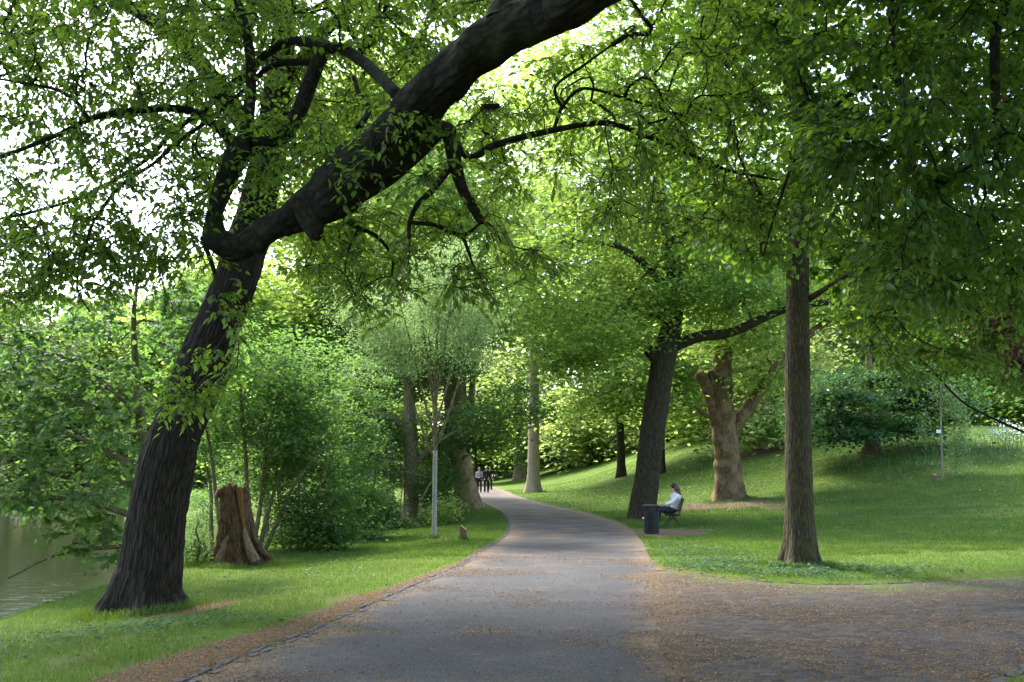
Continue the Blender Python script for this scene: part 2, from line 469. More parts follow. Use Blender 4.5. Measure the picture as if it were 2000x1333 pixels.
# ------------------------------------------------------------------ ground materials
def ground_mat():
    m, nt, nd, lk = nmat("lawn_soil")
    out = N(nd, "ShaderNodeOutputMaterial"); bs = N(nd, "ShaderNodeBsdfPrincipled")
    bs.inputs['Roughness'].default_value = .95; bs.inputs['Specular IOR Level'].default_value = .1
    tc = N(nd, "ShaderNodeTexCoord")
    n1 = N(nd, "ShaderNodeTexNoise", i_Scale=.35, i_Detail=5.0, i_Roughness=.6); lk.new(tc.outputs['Object'], n1.inputs['Vector'])
    n2 = N(nd, "ShaderNodeTexNoise", i_Scale=9.0, i_Detail=6.0, i_Roughness=.7); lk.new(tc.outputs['Object'], n2.inputs['Vector'])
    n3 = N(nd, "ShaderNodeTexNoise", i_Scale=70.0, i_Detail=3.0); lk.new(tc.outputs['Object'], n3.inputs['Vector'])
    r1 = ramp(nd, [(.25, (.048,.088,.012)), (.5, (.08,.135,.019)), (.8, (.13,.18,.03))]); lk.new(n1.outputs['Fac'], r1.inputs[0])
    r2 = ramp(nd, [(.3, (.45,.5,.4)), (.7, (1.25,1.2,1.2))]); lk.new(n2.outputs['Fac'], r2.inputs[0])
    mu = N(nd, "ShaderNodeMix", data_type='RGBA', blend_type='MULTIPLY'); mu.inputs[0].default_value = .75
    lk.new(r1.outputs[0], mu.inputs[6]); lk.new(r2.outputs[0], mu.inputs[7])
    r3 = ramp(nd, [(.3, (.5,.5,.5)), (.7, (1.3,1.3,1.3))]); lk.new(n3.outputs['Fac'], r3.inputs[0])
    mu2 = N(nd, "ShaderNodeMix", data_type='RGBA', blend_type='MULTIPLY'); mu2.inputs[0].default_value = .6
    lk.new(mu.outputs[2], mu2.inputs[6]); lk.new(r3.outputs[0], mu2.inputs[7])
    dt = N(nd, "ShaderNodeAttribute", attribute_name="dirt")
    ad = N(nd, "ShaderNodeMath", operation='ADD'); lk.new(dt.outputs['Fac'], ad.inputs[0])
    nn = N(nd, "ShaderNodeMapRange"); nn.inputs[1].default_value = 0.25; nn.inputs[2].default_value = .75; nn.inputs[3].default_value = -.45; nn.inputs[4].default_value = .45
    lk.new(n2.outputs['Fac'], nn.inputs[0]); lk.new(nn.outputs[0], ad.inputs[1])
    rd = ramp(nd, [(.42, (0,0,0)), (.62, (1,1,1))]); lk.new(ad.outputs[0], rd.inputs[0])
    soil = ramp(nd, [(.3, (.045,.032,.02)), (.5, (.10,.07,.045)), (.7, (.22,.145,.08))]); lk.new(n3.outputs['Fac'], soil.inputs[0])
    mx = N(nd, "ShaderNodeMix", data_type='RGBA'); lk.new(rd.outputs[0], mx.inputs[0]); lk.new(mu2.outputs[2], mx.inputs[6]); lk.new(soil.outputs[0], mx.inputs[7])
    lk.new(mx.outputs[2], bs.inputs['Base Color'])
    bp = N(nd, "ShaderNodeBump"); bp.inputs['Strength'].default_value = .7; bp.inputs['Distance'].default_value = .04
    lk.new(n2.outputs['Fac'], bp.inputs['Height']); lk.new(bp.outputs[0], bs.inputs['Normal'])
    lk.new(bs.outputs[0], out.inputs[0])
    return m

def litter_mask(nd, lk, tc, fine, patch_scale, lo, hi, attr=None, stretch=(1,1,1)):
    mp = N(nd, "ShaderNodeMapping"); mp.inputs['Scale'].default_value = stretch; lk.new(tc.outputs['Object'], mp.inputs[0])
    a = N(nd, "ShaderNodeTexNoise", i_Scale=patch_scale, i_Detail=6.0, i_Roughness=.72); lk.new(mp.outputs[0], a.inputs['Vector'])
    f = N(nd, "ShaderNodeTexNoise", i_Scale=fine, i_Detail=2.0, i_Roughness=.6); lk.new(tc.outputs['Object'], f.inputs['Vector'])
    s = N(nd, "ShaderNodeMath", operation='MULTIPLY_ADD'); lk.new(f.outputs['Fac'], s.inputs[0]); s.inputs[1].default_value = .9; lk.new(a.outputs['Fac'], s.inputs[2])
    o = s.outputs[0]
    if attr:
        at = N(nd, "ShaderNodeAttribute", attribute_name=attr)
        s2 = N(nd, "ShaderNodeMath", operation='MULTIPLY_ADD'); lk.new(at.outputs['Fac'], s2.inputs[0]); s2.inputs[1].default_value = .22; lk.new(o, s2.inputs[2]); o = s2.outputs[0]
    r = ramp(nd, [(0, (0,0,0)), (1, (1,1,1))])
    mr = N(nd, "ShaderNodeMapRange"); mr.inputs[1].default_value = lo; mr.inputs[2].default_value = hi; lk.new(o, mr.inputs[0])
    return mr.outputs[0]

def asphalt_mat():
    m, nt, nd, lk = nmat("asphalt")
    out = N(nd, "ShaderNodeOutputMaterial"); bs = N(nd, "ShaderNodeBsdfPrincipled")
    bs.inputs['Roughness'].default_value = .85; bs.inputs['Specular IOR Level'].default_value = .25
    tc = N(nd, "ShaderNodeTexCoord")
    sp = N(nd, "ShaderNodeTexVoronoi", feature='F1', i_Scale=85.0); lk.new(tc.outputs['Object'], sp.inputs['Vector'])
    big = N(nd, "ShaderNodeTexNoise", i_Scale=.8, i_Detail=5.0); lk.new(tc.outputs['Object'], big.inputs['Vector'])
    rs = ramp(nd, [(0, (.012,.014,.018)), (.6, (.034,.036,.044)), (1, (.11,.11,.12))]); lk.new(sp.outputs['Color'], rs.inputs[0])
    rb = ramp(nd, [(.3, (.75,.76,.8)), (.7, (1.25,1.22,1.2))]); lk.new(big.outputs['Fac'], rb.inputs[0])
    mu = N(nd, "ShaderNodeMix", data_type='RGBA', blend_type='MULTIPLY'); mu.inputs[0].default_value = 1
    lk.new(rs.outputs[0], mu.inputs[6]); lk.new(rb.outputs[0], mu.inputs[7])
    cr = N(nd, "ShaderNodeTexVoronoi", feature='DISTANCE_TO_EDGE', i_Scale=.42)
    wv = N(nd, "ShaderNodeTexNoise", i_Scale=2.2, i_Detail=5.0); lk.new(tc.outputs['Object'], wv.inputs['Vector'])
    wa = N(nd, "ShaderNodeVectorMath", operation='MULTIPLY_ADD'); lk.new(wv.outputs['Color'], wa.inputs[0]); wa.inputs[1].default_value = (.7, .7, 0); lk.new(tc.outputs['Object'], wa.inputs[2]); lk.new(wa.outputs[0], cr.inputs['Vector'])
    crr = ramp(nd, [(.002, (.45,.45,.45)), (.006, (1,1,1))]); lk.new(cr.outputs['Distance'], crr.inputs[0])
    mc = N(nd, "ShaderNodeMix", data_type='RGBA', blend_type='MULTIPLY'); mc.inputs[0].default_value = .6; lk.new(mu.outputs[2], mc.inputs[6]); lk.new(crr.outputs[0], mc.inputs[7]); mu = mc
    msk = litter_mask(nd, lk, tc, 60.0, .9, 1.02, 1.2, "edge", (.7, 1.2, 1))
    f2 = N(nd, "ShaderNodeTexNoise", i_Scale=90.0, i_Detail=1.0); lk.new(tc.outputs['Object'], f2.inputs['Vector'])
    lc = ramp(nd, [(.35, (.06,.045,.034)), (.5, (.14,.094,.06)), (.7, (.26,.18,.115))]); lk.new(f2.outputs['Fac'], lc.inputs[0])
    mx = N(nd, "ShaderNodeMix", data_type='RGBA'); lk.new(msk, mx.inputs[0]); lk.new(mu.outputs[2], mx.inputs[6]); lk.new(lc.outputs[0], mx.inputs[7])
    lk.new(mx.outputs[2], bs.inputs['Base Color'])
    bp = N(nd, "ShaderNodeBump"); bp.inputs['Strength'].default_value = .8; bp.inputs['Distance'].default_value = .008
    lk.new(sp.outputs['Distance'], bp.inputs['Height']); lk.new(bp.outputs[0], bs.inputs['Normal'])
    lk.new(bs.outputs[0], out.inputs[0])
    return m

def cobble_mat():
    m, nt, nd, lk = nmat("cobbles")
    out = N(nd, "ShaderNodeOutputMaterial"); bs = N(nd, "ShaderNodeBsdfPrincipled")
    bs.inputs['Roughness'].default_value = .92; bs.inputs['Specular IOR Level'].default_value = .12
    tc = N(nd, "ShaderNodeTexCoord")
    mp = N(nd, "ShaderNodeMapping"); mp.inputs['Scale'].default_value = (7.0, 9.5, 1); mp.inputs['Rotation'].default_value = (0, 0, .35); lk.new(tc.outputs['Object'], mp.inputs[0])
    ve = N(nd, "ShaderNodeTexVoronoi", feature='DISTANCE_TO_EDGE', i_Scale=1.0, i_Randomness=.55); lk.new(mp.outputs[0], ve.inputs['Vector'])
    vc = N(nd, "ShaderNodeTexVoronoi", feature='F1', i_Scale=1.0, i_Randomness=.55); lk.new(mp.outputs[0], vc.inputs['Vector'])
    rc = ramp(nd, [(0, (.026,.027,.032)), (.6, (.056,.056,.063)), (1, (.10,.098,.10))]); lk.new(vc.outputs['Color'], rc.inputs[0])
    n3 = N(nd, "ShaderNodeTexNoise", i_Scale=55.0, i_Detail=4.0); lk.new(tc.outputs['Object'], n3.inputs['Vector'])
    rn = ramp(nd, [(.3, (.7,.7,.7)), (.7, (1.3,1.3,1.3))]); lk.new(n3.outputs['Fac'], rn.inputs[0])
    mu = N(nd, "ShaderNodeMix", data_type='RGBA', blend_type='MULTIPLY'); mu.inputs[0].default_value = 1
    lk.new(rc.outputs[0], mu.inputs[6]); lk.new(rn.outputs[0], mu.inputs[7])
    je = ramp(nd, [(.03, (1,1,1)), (.13, (0,0,0))]); lk.new(ve.outputs['Distance'], je.inputs[0])
    jn = ramp(nd, [(.4, (.03,.024,.018)), (.6, (.14,.09,.05))]); lk.new(n3.outputs['Fac'], jn.inputs[0])
    mj = N(nd, "ShaderNodeMix", data_type='RGBA'); lk.new(je.outputs[0], mj.inputs[0]); lk.new(mu.outputs[2], mj.inputs[6]); lk.new(jn.outputs[0], mj.inputs[7])
    gn = N(nd, "ShaderNodeTexNoise", i_Scale=1.3, i_Detail=4.0); lk.new(tc.outputs['Object'], gn.inputs['Vector'])
    ge = N(nd, "ShaderNodeAttribute", attribute_name="green")
    gm = N(nd, "ShaderNodeMath", operation='MULTIPLY_ADD'); lk.new(ge.outputs['Fac'], gm.inputs[0]); gm.inputs[1].default_value = .35; lk.new(gn.outputs['Fac'], gm.inputs[2])
    gm2 = N(nd, "ShaderNodeMath", operation='MULTIPLY_ADD'); lk.new(n3.outputs['Fac'], gm2.inputs[0]); gm2.inputs[1].default_value = .5; lk.new(gm.outputs[0], gm2.inputs[2])
    gr = N(nd, "ShaderNodeMapRange"); gr.inputs[1].default_value = .98; gr.inputs[2].default_value = 1.15; gr.inputs[4].default_value = .8; lk.new(gm2.outputs[0], gr.inputs[0])
    mg = N(nd, "ShaderNodeMix", data_type='RGBA'); lk.new(gr.outputs[0], mg.inputs[0]); lk.new(mj.outputs[2], mg.inputs[6]); mg.inputs[7].default_value = (.06,.10,.02,1)
    msk = litter_mask(nd, lk, tc, 46.0, 1.1, 1.03, 1.16, "edge", (.8, 1.3, 1))
    f2 = N(nd, "ShaderNodeTexNoise", i_Scale=70.0, i_Detail=1.0); lk.new(tc.outputs['Object'], f2.inputs['Vector'])
    lc = ramp(nd, [(.35, (.04,.034,.03)), (.5, (.105,.078,.058)), (.7, (.2,.15,.11))]); lk.new(f2.outputs['Fac'], lc.inputs[0])
    mx = N(nd, "ShaderNodeMix", data_type='RGBA'); lk.new(msk, mx.inputs[0]); lk.new(mg.outputs[2], mx.inputs[6]); lk.new(lc.outputs[0], mx.inputs[7])
    lk.new(mx.outputs[2], bs.inputs['Base Color'])
    hm = N(nd, "ShaderNodeMath", operation='MINIMUM'); lk.new(ve.outputs['Distance'], hm.inputs[0]); hm.inputs[1].default_value = .22
    ha = N(nd, "ShaderNodeMath", operation='MULTIPLY_ADD'); lk.new(n3.outputs['Fac'], ha.inputs[0]); ha.inputs[1].default_value = .12; lk.new(hm.outputs[0], ha.inputs[2])
    bp = N(nd, "ShaderNodeBump"); bp.inputs['Strength'].default_value = 1.0; bp.inputs['Distance'].default_value = .06
    lk.new(ha.outputs[0], bp.inputs['Height']); lk.new(bp.outputs[0], bs.inputs['Normal'])
    lk.new(bs.outputs[0], out.inputs[0])
    return m

def water_mat():
    m, nt, nd, lk = nmat("pond_water")
    out = N(nd, "ShaderNodeOutputMaterial"); bs = N(nd, "ShaderNodeBsdfPrincipled")
    bs.inputs['Base Color'].default_value = (.02,.026,.010,1); bs.inputs['Roughness'].default_value = .08
    bs.inputs['IOR'].default_value = 1.33; bs.inputs['Specular IOR Level'].default_value = .6
    tc = N(nd, "ShaderNodeTexCoord")
    mp = N(nd, "ShaderNodeMapping"); mp.inputs['Scale'].default_value = (.8, 3.2, 1); lk.new(tc.outputs['Object'], mp.inputs[0])
    n1 = N(nd, "ShaderNodeTexNoise", i_Scale=1.6, i_Detail=4.0, i_Roughness=.55); lk.new(mp.outputs[0], n1.inputs['Vector'])
    bp = N(nd, "ShaderNodeBump"); bp.inputs['Strength'].default_value = .15; bp.inputs['Distance'].default_value = .1
    lk.new(n1.outputs['Fac'], bp.inputs['Height']); lk.new(bp.outputs[0], bs.inputs['Normal'])
    lk.new(bs.outputs[0], out.inputs[0])
    return m

M['ground'] = ground_mat(); M['asphalt'] = asphalt_mat(); M['cobble'] = cobble_mat(); M['water'] = water_mat()
M['kerb'] = plain("kerb_stone", (.05,.053,.065), .8, .3, .5, 14)
M['litter'] = leaf_mat("litter", (.10,.06,.03), (.36,.22,.10), (.3,.18,.08), .25, .02)

# ------------------------------------------------------------------ ground
def grid_axis(stops):
    out = []
    for (a, b, st) in stops:
        out.append(np.arange(a, b, st))
    return np.concatenate(out + [[stops[-1][1]]])

gx = grid_axis([(-700, -140, 80), (-140, -40, 8), (-40, -10, 1.2), (-10, 7.5, .14), (7.5, 16, .3), (16, 60, 1.2), (60, 160, 8), (160, 700, 90)])
gy = grid_axis([(-60, -8, 6), (-8, 5, .8), (5, 22, .14), (22, 40, .22), (40, 75, .5), (75, 130, 1.2), (130, 220, 8), (220, 900, 85)])
XX, YY = np.meshgrid(gx, gy)
SD = poly_sd(PAVED, np.stack([XX.ravel(), YY.ravel()], -1)).reshape(XX.shape)
ZZ = terrain(XX, YY, SD)
DIRT_PX = [(372, 1190, .55, .9), (330, 1185, .5, .5), (470, 1098, .7, .35), (1290, 1042, 1.0, 1.0), (1330, 1040, .9, .9), (1375, 990, 1.3, .8), (1450, 985, 1.3, .8), (1540, 990, 1.0, .75), (1560, 1104, .8, .6),
           (1830, 938, 1.2, .45), (1700, 1045, 1.6, .38), (1850, 1070, 1.8, .36), (1900, 1000, 2.2, .4), (1640, 960, 2.0, .36), (1150, 975, .6, .4), (560, 1150, .6, .42), (160, 1290, .5, .45), (760, 1100, .5, .4), (850, 1053, .5, .6), (905, 1052, .3, .6), (700, 1168, .45, .6), (1640, 1004, 1.0, .35), (1480, 948, 1.2, .35), (1495, 878, 2.0, .9), (1290, 1128, .7, .6),(250,1240,.6,.35)]
def dirt_at(X, Y, sd):
    d = np.zeros(np.shape(X))
    for (px, py, s, a) in DIRT_W:
        d = np.maximum(d, a * np.exp(-((X - px) ** 2 + ((Y - py) / 1.6) ** 2) / (2 * s * s)))
    left = (X < xl(Y) + .3)
    strip = np.interp(Y, [6, 8.5, 11, 14, 17, 22], [1.3, 1.05, .75, .55, .3, .08])
    e = np.where(left & (sd < 0), 0.95 * sstep(1.25, .35, (-sd) / strip), 0)
    d = np.maximum(d, e)
    d = np.maximum(d, np.where((sd < 0) & ~left, .55 * sstep(.35, 0.0, -sd), 0))
    d = np.maximum(d, sstep(0.2, -.8, X - xbank(Y)) * .6 * (Y < 36) * (X > -25))
    return d
DIRT_W = []
for (px, py, s, a) in DIRT_PX:
    g = G(px, py); DIRT_W.append((g[0], g[1], s, a))
DD = dirt_at(XX, YY, SD)
mb = MB()
nx, ny = len(gx), len(gy)
i = (np.arange(ny - 1)[:, None] * nx + np.arange(nx - 1)[None]).ravel()
mb.add(np.stack([XX, YY, ZZ], -1).reshape(-1, 3), np.stack([i, i + 1, i + nx + 1, i + nx], -1))
ground = mb.build("ground", M['ground'], None, True, False)
tag(ground, "green lawn sloping down to the pond and up to the hill", kind='structure')
a = ground.data.attributes.new("dirt", 'FLOAT', 'POINT'); a.data.foreach_set("value", DD.astype(np.float32).ravel())

# asphalt path
rows = np.concatenate([np.arange(-6, 6, 1.0), np.arange(6, 40, .25), np.arange(40, 132, .6)])
cols = np.linspace(0, 1, 15)
mb = MB(); V = []; E = []
for y in rows:
    a0, a1 = float(xl(y)), float(xa(y))
    for c in cols:
        wob = .05 * math.sin(y * 2.3) + .03 * math.sin(y * 5.1)
        x = a0 + (a1 - a0) * c + (wob if (c == 1 and y < 18) else 0)
        V.append((x, y, float(zp(y)) + .004 - .004 * abs(c - .5)))
        dl_ = (x - a0); dr_ = (a1 - x)
        w = .35
        E.append(max(math.exp(-(dl_ / .38) ** 2) * (1.0 if y < 32 else .5), math.exp(-(dr_ / .3) ** 2)) + .62 * float(sstep(16, 38, y)) - .25 * float(sstep(11, 13, y) * sstep(22, 17, y)))
nc = len(cols)
i = (np.arange(len(rows) - 1)[:, None] * nc + np.arange(nc - 1)[None]).ravel()
mb.add(V, np.stack([i, i + 1, i + nc + 1, i + nc], -1))
path = mb.build("path", M['asphalt'], None, True, False)
tag(path, "winding grey asphalt path strewn with tan litter", kind='structure')
a = path.data.attributes.new("edge", 'FLOAT', 'POINT'); a.data.foreach_set("value", np.array(E, np.float32))

# cobbled side path
cx = np.concatenate([np.arange(.4, 9, .2), np.arange(9, 46, 1.0)])
fr = np.linspace(0, 1, 60)
def yL(x): return np.interp(x, [.4, 2.3, 2.9] + list(_ll[:, 0]), [17.5, 18.8, 18.9] + list(_ll[:, 1]))
V = []; E = []; Gr = []
for x in cx:
    y1 = float(yL(x))
    for f_ in fr:
        y = -6 + (y1 + 6.03) * f_
        V.append((x, y, -.005)); E.append(1.0 * math.exp(-((x - float(xa(y)) - .05) / .4) ** 2) + .1)
        Gr.append(math.exp(-((y1 - y) / 2.2) ** 2))
n2 = len(fr); i = (np.arange(len(cx) - 1)[:, None] * n2 + np.arange(n2 - 1)[None]).ravel()
mb = MB(); mb.add(V, np.stack([i, i + n2, i + n2 + 1, i + 1], -1))
cob = mb.build("cobbled_path", M['cobble'], None, True, False)
tag(cob, "grey cobbled side path covered in brown litter", kind='structure')
for nme, arr in (("edge", E), ("green", Gr)):
    a = cob.data.attributes.new(nme, 'FLOAT', 'POINT'); a.data.foreach_set("value", np.array(arr, np.float32))

# kerb stones
def box_stone(mb, c, dx, dy, hx, hy, z0, z1, r):
    """c centre, dx unit along, dy unit across"""
    j = lambda: r.uniform(-.012, .012)
    v = []
    for z, s in ((z0, 1.0), (z1 - .012, 1.0), (z1, .86)):
        for a_, b_ in ((-1, -1), (1, -1), (1, 1), (-1, 1)):
            p = c + dx * (a_ * hx * s + j()) + dy * (b_ * hy * s + j() * .6)
            v.append((p[0], p[1], z + (r.uniform(-.006, .006) if z > z0 else 0)))
    q = []
    for L_ in (0, 4):
        for k in range(4):
            q.append((L_ + k, L_ + (k + 1) % 4, L_ + 4 + (k + 1) % 4, L_ + 4 + k))
    q.append((8, 9, 10, 11))
    mb.add(v, q)

def kerb_line(pts, w, off, up, y0, y1, seed, lmin=.16, lmax=.30):
    r = rng_of(seed); mb = MB()
    pts = np.array(pts); pts = catmull(pts, 8)
    seg = np.linalg.norm(np.diff(pts, axis=0), axis=1); S = np.concatenate([[0], np.cumsum(seg)])
    s = 0
    while s < S[-1]:
        l = r.uniform(lmin, lmax)
        m_ = s + l / 2
        c = np.array([np.interp(m_, S, pts[:, 0]), np.interp(m_, S, pts[:, 1])])
        c2 = np.array([np.interp(m_ + .1, S, pts[:, 0]), np.interp(m_ + .1, S, pts[:, 1])])
        if y0 < c[1] < y1:
            d = c2 - c; d /= np.linalg.norm(d) + 1e-9; n_ = np.array([-d[1], d[0]])
            cc = c + n_ * (off + r.uniform(-.012, .012))
            z = float(zp(c[1]))
            box_stone(mb, cc, d, n_, l / 2 - .006, w / 2, z - .1, z + up + r.uniform(-.008, .008), r)
        s += l
    return mb
mbk = kerb_line(LE, .11, .05, .016, 3, 58, 11)
for m2 in (kerb_line(LE, .09, -.07, .006, 4, 26, 12, .1, .17), kerb_line(RE, .10, -.04, .006, 18, 75, 13), kerb_line(LL, .07, .03, .002, 0, 24, 14),
           kerb_line(CORNER[1:10], .12, 0.0, .015, 4, 20, 15)):
    if m2.v: mbk.add(np.concatenate(m2.v), np.concatenate(m2.q))
kerb = mbk.build("kerb", M['kerb'], None, False, False)
tag(kerb, "dark blue grey stone kerb edging the path", kind='structure')

# pond
mb = MB(); mb.add([(-115, -30, WATER_Z), (-5.5, -30, WATER_Z), (-4, 101, WATER_Z), (-115, 101, WATER_Z)], [(0, 1, 2, 3)])
pond = mb.build("water", M['water'], None, False, False)
tag(pond, "still greenish pond water beyond the left bank", kind='structure')

# ------------------------------------------------------------------ grass, litter, flowers (uncountable)
def scatter_xy(n, x0, x1, y0, y1, r, power=1.0):
    y = y0 + (y1 - y0) * r.uniform(0, 1, n) ** power
    x = r.uniform(x0, x1, n)
    return x, y

def in_view(x, y, m=1.06):
    return np.abs(x) < (1000 * m / F) * y / CT * 1.02 + .4

def blades(mb, x, y, z, h, w, r, lean=.5):
    n = len(x)
    az = r.uniform(0, 6.283, n); la = r.uniform(0, 6.283, n); le = h * r.uniform(0.1, lean, n)
    b = np.stack([x, y, z - .005], -1)
    s = np.stack([np.cos(az), np.sin(az), np.zeros(n)], -1) * (w * .5)[:, None]
    ld = np.stack([np.cos(la), np.sin(la), np.zeros(n)], -1)
    mid = b + ld * (le * .35)[:, None] + np.array([0, 0, 1.0]) * (h * .6)[:, None]
    tip = b + ld * le[:, None] + np.array([0, 0, 1.0]) * h[:, None]
    V = np.stack([b - s, b + s, mid + s * .75, mid - s * .75, tip], 1)
    base = (np.arange(n) * 5)[:, None]
    q = base + np.array([0, 1, 2, 3]); t = base + np.array([3, 2, 4])
    v = np.clip(.5 * r.uniform(0, 1, n) + .25 + .45 * noise3(np.stack([x, y, 0 * x], -1), .8) + .25 * noise3(np.stack([x, y, 0 * x], -1), 3.1), 0, 1)
    mb.add(V.reshape(-1, 3), q, t, None, v, v)

r = rng_of(21)
mb = MB()
for (n, x0, x1, y0, y1, h0, h1, w0, pw) in ((330000, -10, 11, 7, 24, .03, .075, .005, 1.3), (260000, -8, 22, 22, 44, .04, .09, .012, 1.2), (70000, -4, 34, 44, 80, .03, .08, .03, 1.0)):
    x, y = scatter_xy(n, x0, x1, y0, y1, r, pw)
    k = in_view(x, y) & (x > xbank(y) - .7); x = x[k]; y = y[k]
    sd = poly_sd(PAVED, np.stack([x, y], -1))
    dd = dirt_at(x, y, sd) + .35 * noise3(np.stack([x, y, 0 * x], -1), 2.2)
    k = (sd < -.01) & (r.uniform(0, 1, len(x)) > sstep(.25, .7, dd)); x = x[k]; y = y[k]; sd = sd[k]
    z = terrain(x, y, sd)
    f_ = np.clip(1 + .4 * noise3(np.stack([x, y, 0 * x], -1), 1.1) + .45 * noise3(np.stack([x, y, 0 * x], -1), 3.3), .3, 2.2)
    h = r.uniform(h0, h1, len(x)) * f_
    blades(mb, x, y, z, h, np.full(len(x), w0) * r.uniform(.7, 1.4, len(x)), r, .9)
for (px, py, rad, n) in ((276,1196,.62,2600), (1561,1106,.5,2000), (460,1104,.62,1800), (1257,1016,.75,900), (1423,978,.75,700), (803,1020,.4,500), (912,998,.75,500), (848,1053,.1,160), (905,1056,.1,160), (1042,963,.6,200)):
    g_ = G(px, py); an = r.uniform(0, 6.28, n); rr_ = rad * (1 + np.abs(r.normal(0, .28, n)))
    x = g_[0] + rr_ * np.cos(an); y = g_[1] + rr_ * np.sin(an); sd = poly_sd(PAVED, np.stack([x, y], -1)); k = (sd < -.03) & (noise3(np.stack([x, y, 0 * x], -1), 2.5) > -.5); x, y, sd = x[k], y[k], sd[k]
    blades(mb, x, y, terrain(x, y, sd), r.uniform(.05, .17, len(x)), np.full(len(x), .004 + g_[1] * .0003), r, .8)
grass = mb.build("grass", M['blade'], None, False, 'leaf')
tag(grass, "short green park grass", kind='stuff')

# taller bluish meadow grass on the hillside at the right
mb = MB()
x, y = scatter_xy(15000, 12, 34, 36, 62, r)
g1 = np.exp(-((x - 21) / 5.5) ** 2 - ((y - 43) / 5) ** 2) + np.exp(-((x - 27) / 5) ** 2 - ((y - 50) / 6) ** 2) * .9
k = r.uniform(0, 1, len(x)) < g1 * .9; x, y = x[k], y[k]
blades(mb, x, y, terrain(x, y), r.uniform(.12, .34, len(x)), np.full(len(x), .025), r, .8)
tall = mb.build("meadow_grass", M['blade_tall'], None, False, 'leaf')
tag(tall, "tall bluish meadow grass on the hillside", kind='stuff')

# leafy ground cover under the straight trunk, by the path and along the shrubs
mb = MB()
pts = []
for (px, py, sx, sy, n) in ((1420, 1105, 1.0, .9, 3600), (1560, 1118, 1.2, .8, 3000), (1690, 1122, .9, .6, 1800), (1340, 1080, .7, 1.0, 1400), (1400, 985, 1.5, 1.5, 1600), (1090, 985, .8, 3, 700), (330, 1225, .9, .3, 700), (120, 1260, 1.2, 1.0, 900), (470, 1160, 1.4, 1.1, 700),(650,1110,1.2,1.4,500)):
    g = G(px, py)
    pts.append(np.stack([r.normal(g[0], sx, n), r.normal(g[1], sy, n)], -1))
pts = np.concatenate(pts)
sd = poly_sd(PAVED, pts)
k = (sd < -.03) & (noise3(np.c_[pts, 0 * pts[:, 0]], 2.0) > -.25) & (pts[:, 0] > xbank(pts[:, 1])); pts = pts[k]; sd = sd[k]
z = terrain(pts[:, 0], pts[:, 1], sd) + r.uniform(.02, .11, len(pts))
az = r.uniform(0, 6.28, len(pts))
leaves(mb, np.c_[pts, z], np.stack([np.cos(az), np.sin(az), r.uniform(-.2, .3, len(pts))], -1), np.stack([r.normal(0, .35, len(pts)), r.normal(0, .35, len(pts)), np.ones(len(pts))], -1), r.uniform(.025, .065, len(pts)), r, STAR_T, NEAR_F, .8)
cover = mb.build("ground_cover", M['leaf_ivy'], None, False, 'leaf')
tag(cover, "low leafy weeds in the lawn", kind='stuff')

# fallen leaf litter on paving and along the kerb
mb = MB()
n = 240000
x, y = scatter_xy(n, -6, 9.5, 7.5, 24, r, 1.25)
k = in_view(x, y); x, y = x[k], y[k]
sd = poly_sd(PAVED, np.stack([x, y], -1))
p3 = np.stack([x * .8, y * 1.2, 0 * x], -1)
nz = noise3(p3, .9) + .6 * noise3(p3, 2.7)
onasph = (x < xa(y)) & (sd > 0)
ed = np.exp(-((x - xa(y)) / .35) ** 2) + np.exp(-((x - xl(y)) / .4) ** 2)
prob = np.where(onasph, sstep(.15, 1.0, nz + .9 * ed) * .8 + .07, sstep(-.6, .8, nz + .8 * ed) * .7)
prob = np.where(sd < 0, np.maximum(sstep(.3, .8, dirt_at(x, y, sd)) * .9, .03 * (x < 0) + .012), prob)
k = r.uniform(0, 1, len(x)) < prob; x, y, sd = x[k], y[k], sd[k]
z = np.where(sd > 0, zp(y) + .012, terrain(x, y, sd) + np.where(dirt_at(x, y, sd) > .3, .012, .05))
az = r.uniform(0, 6.28, len(x))
leaves(mb, np.stack([x, y, z], -1), np.stack([np.cos(az), np.sin(az), r.normal(0, .15, len(x))], -1), np.stack([r.normal(0, .3, len(x)), r.normal(0, .3, len(x)), np.ones(len(x))], -1), r.uniform(.012, .04, len(x)), r, FAR_T, FAR_F, .8)
lit = mb.build("leaf_litter", M['litter'], None, False, 'leaf')
tag(lit, "dry tan leaf litter scattered over the paving", kind='stuff')

# daisies
M['daisy'] = plain("daisy_white", (.75,.75,.72), .8, .1, .05)
mb = MB()
xs = []; 
for (px, py, sx, sy, n) in ((1700, 905, 5, 5, 700), (1350, 950, 3, 4, 500), (1560, 920, 5, 5, 600), (1980, 885, 2.5, 3, 500), (650, 1110, 2, 2, 60), (1150, 960, 3, 4, 120)):
    g = G(px, py); xs.append(np.stack([r.normal(g[0], sx, n), r.normal(g[1], sy, n)], -1))
pts = np.concatenate(xs); sd = poly_sd(PAVED, pts); k = (sd < -.05) & (noise3(np.c_[pts, 0 * pts[:, 0]], .5) > -.1); pts = pts[k]; sd = sd[k]
z = terrain(pts[:, 0], pts[:, 1], sd) + r.uniform(.05, .12, len(pts)); az = r.uniform(0, 6.28, len(pts))
leaves(mb, np.c_[pts, z], np.stack([np.cos(az), np.sin(az), 0 * az], -1), np.stack([r.normal(0, .3, len(pts)), r.normal(-.3, .3, len(pts)), np.ones(len(pts))], -1), np.where(pts[:, 1] < 26, .014, .032), r, STAR_T, NEAR_F)
da = mb.build("daisies", M['daisy'], None, False, 'leaf'); tag(da, "white daisies dotted over the lawn", kind='stuff')

# ------------------------------------------------------------------ tree engine
def skel_world(sk):
    a = np.array(sk, float)
    p = P(a[:, 0], a[:, 1], a[:, 2])
    return p, a[:, 3] * a[:, 2] / F

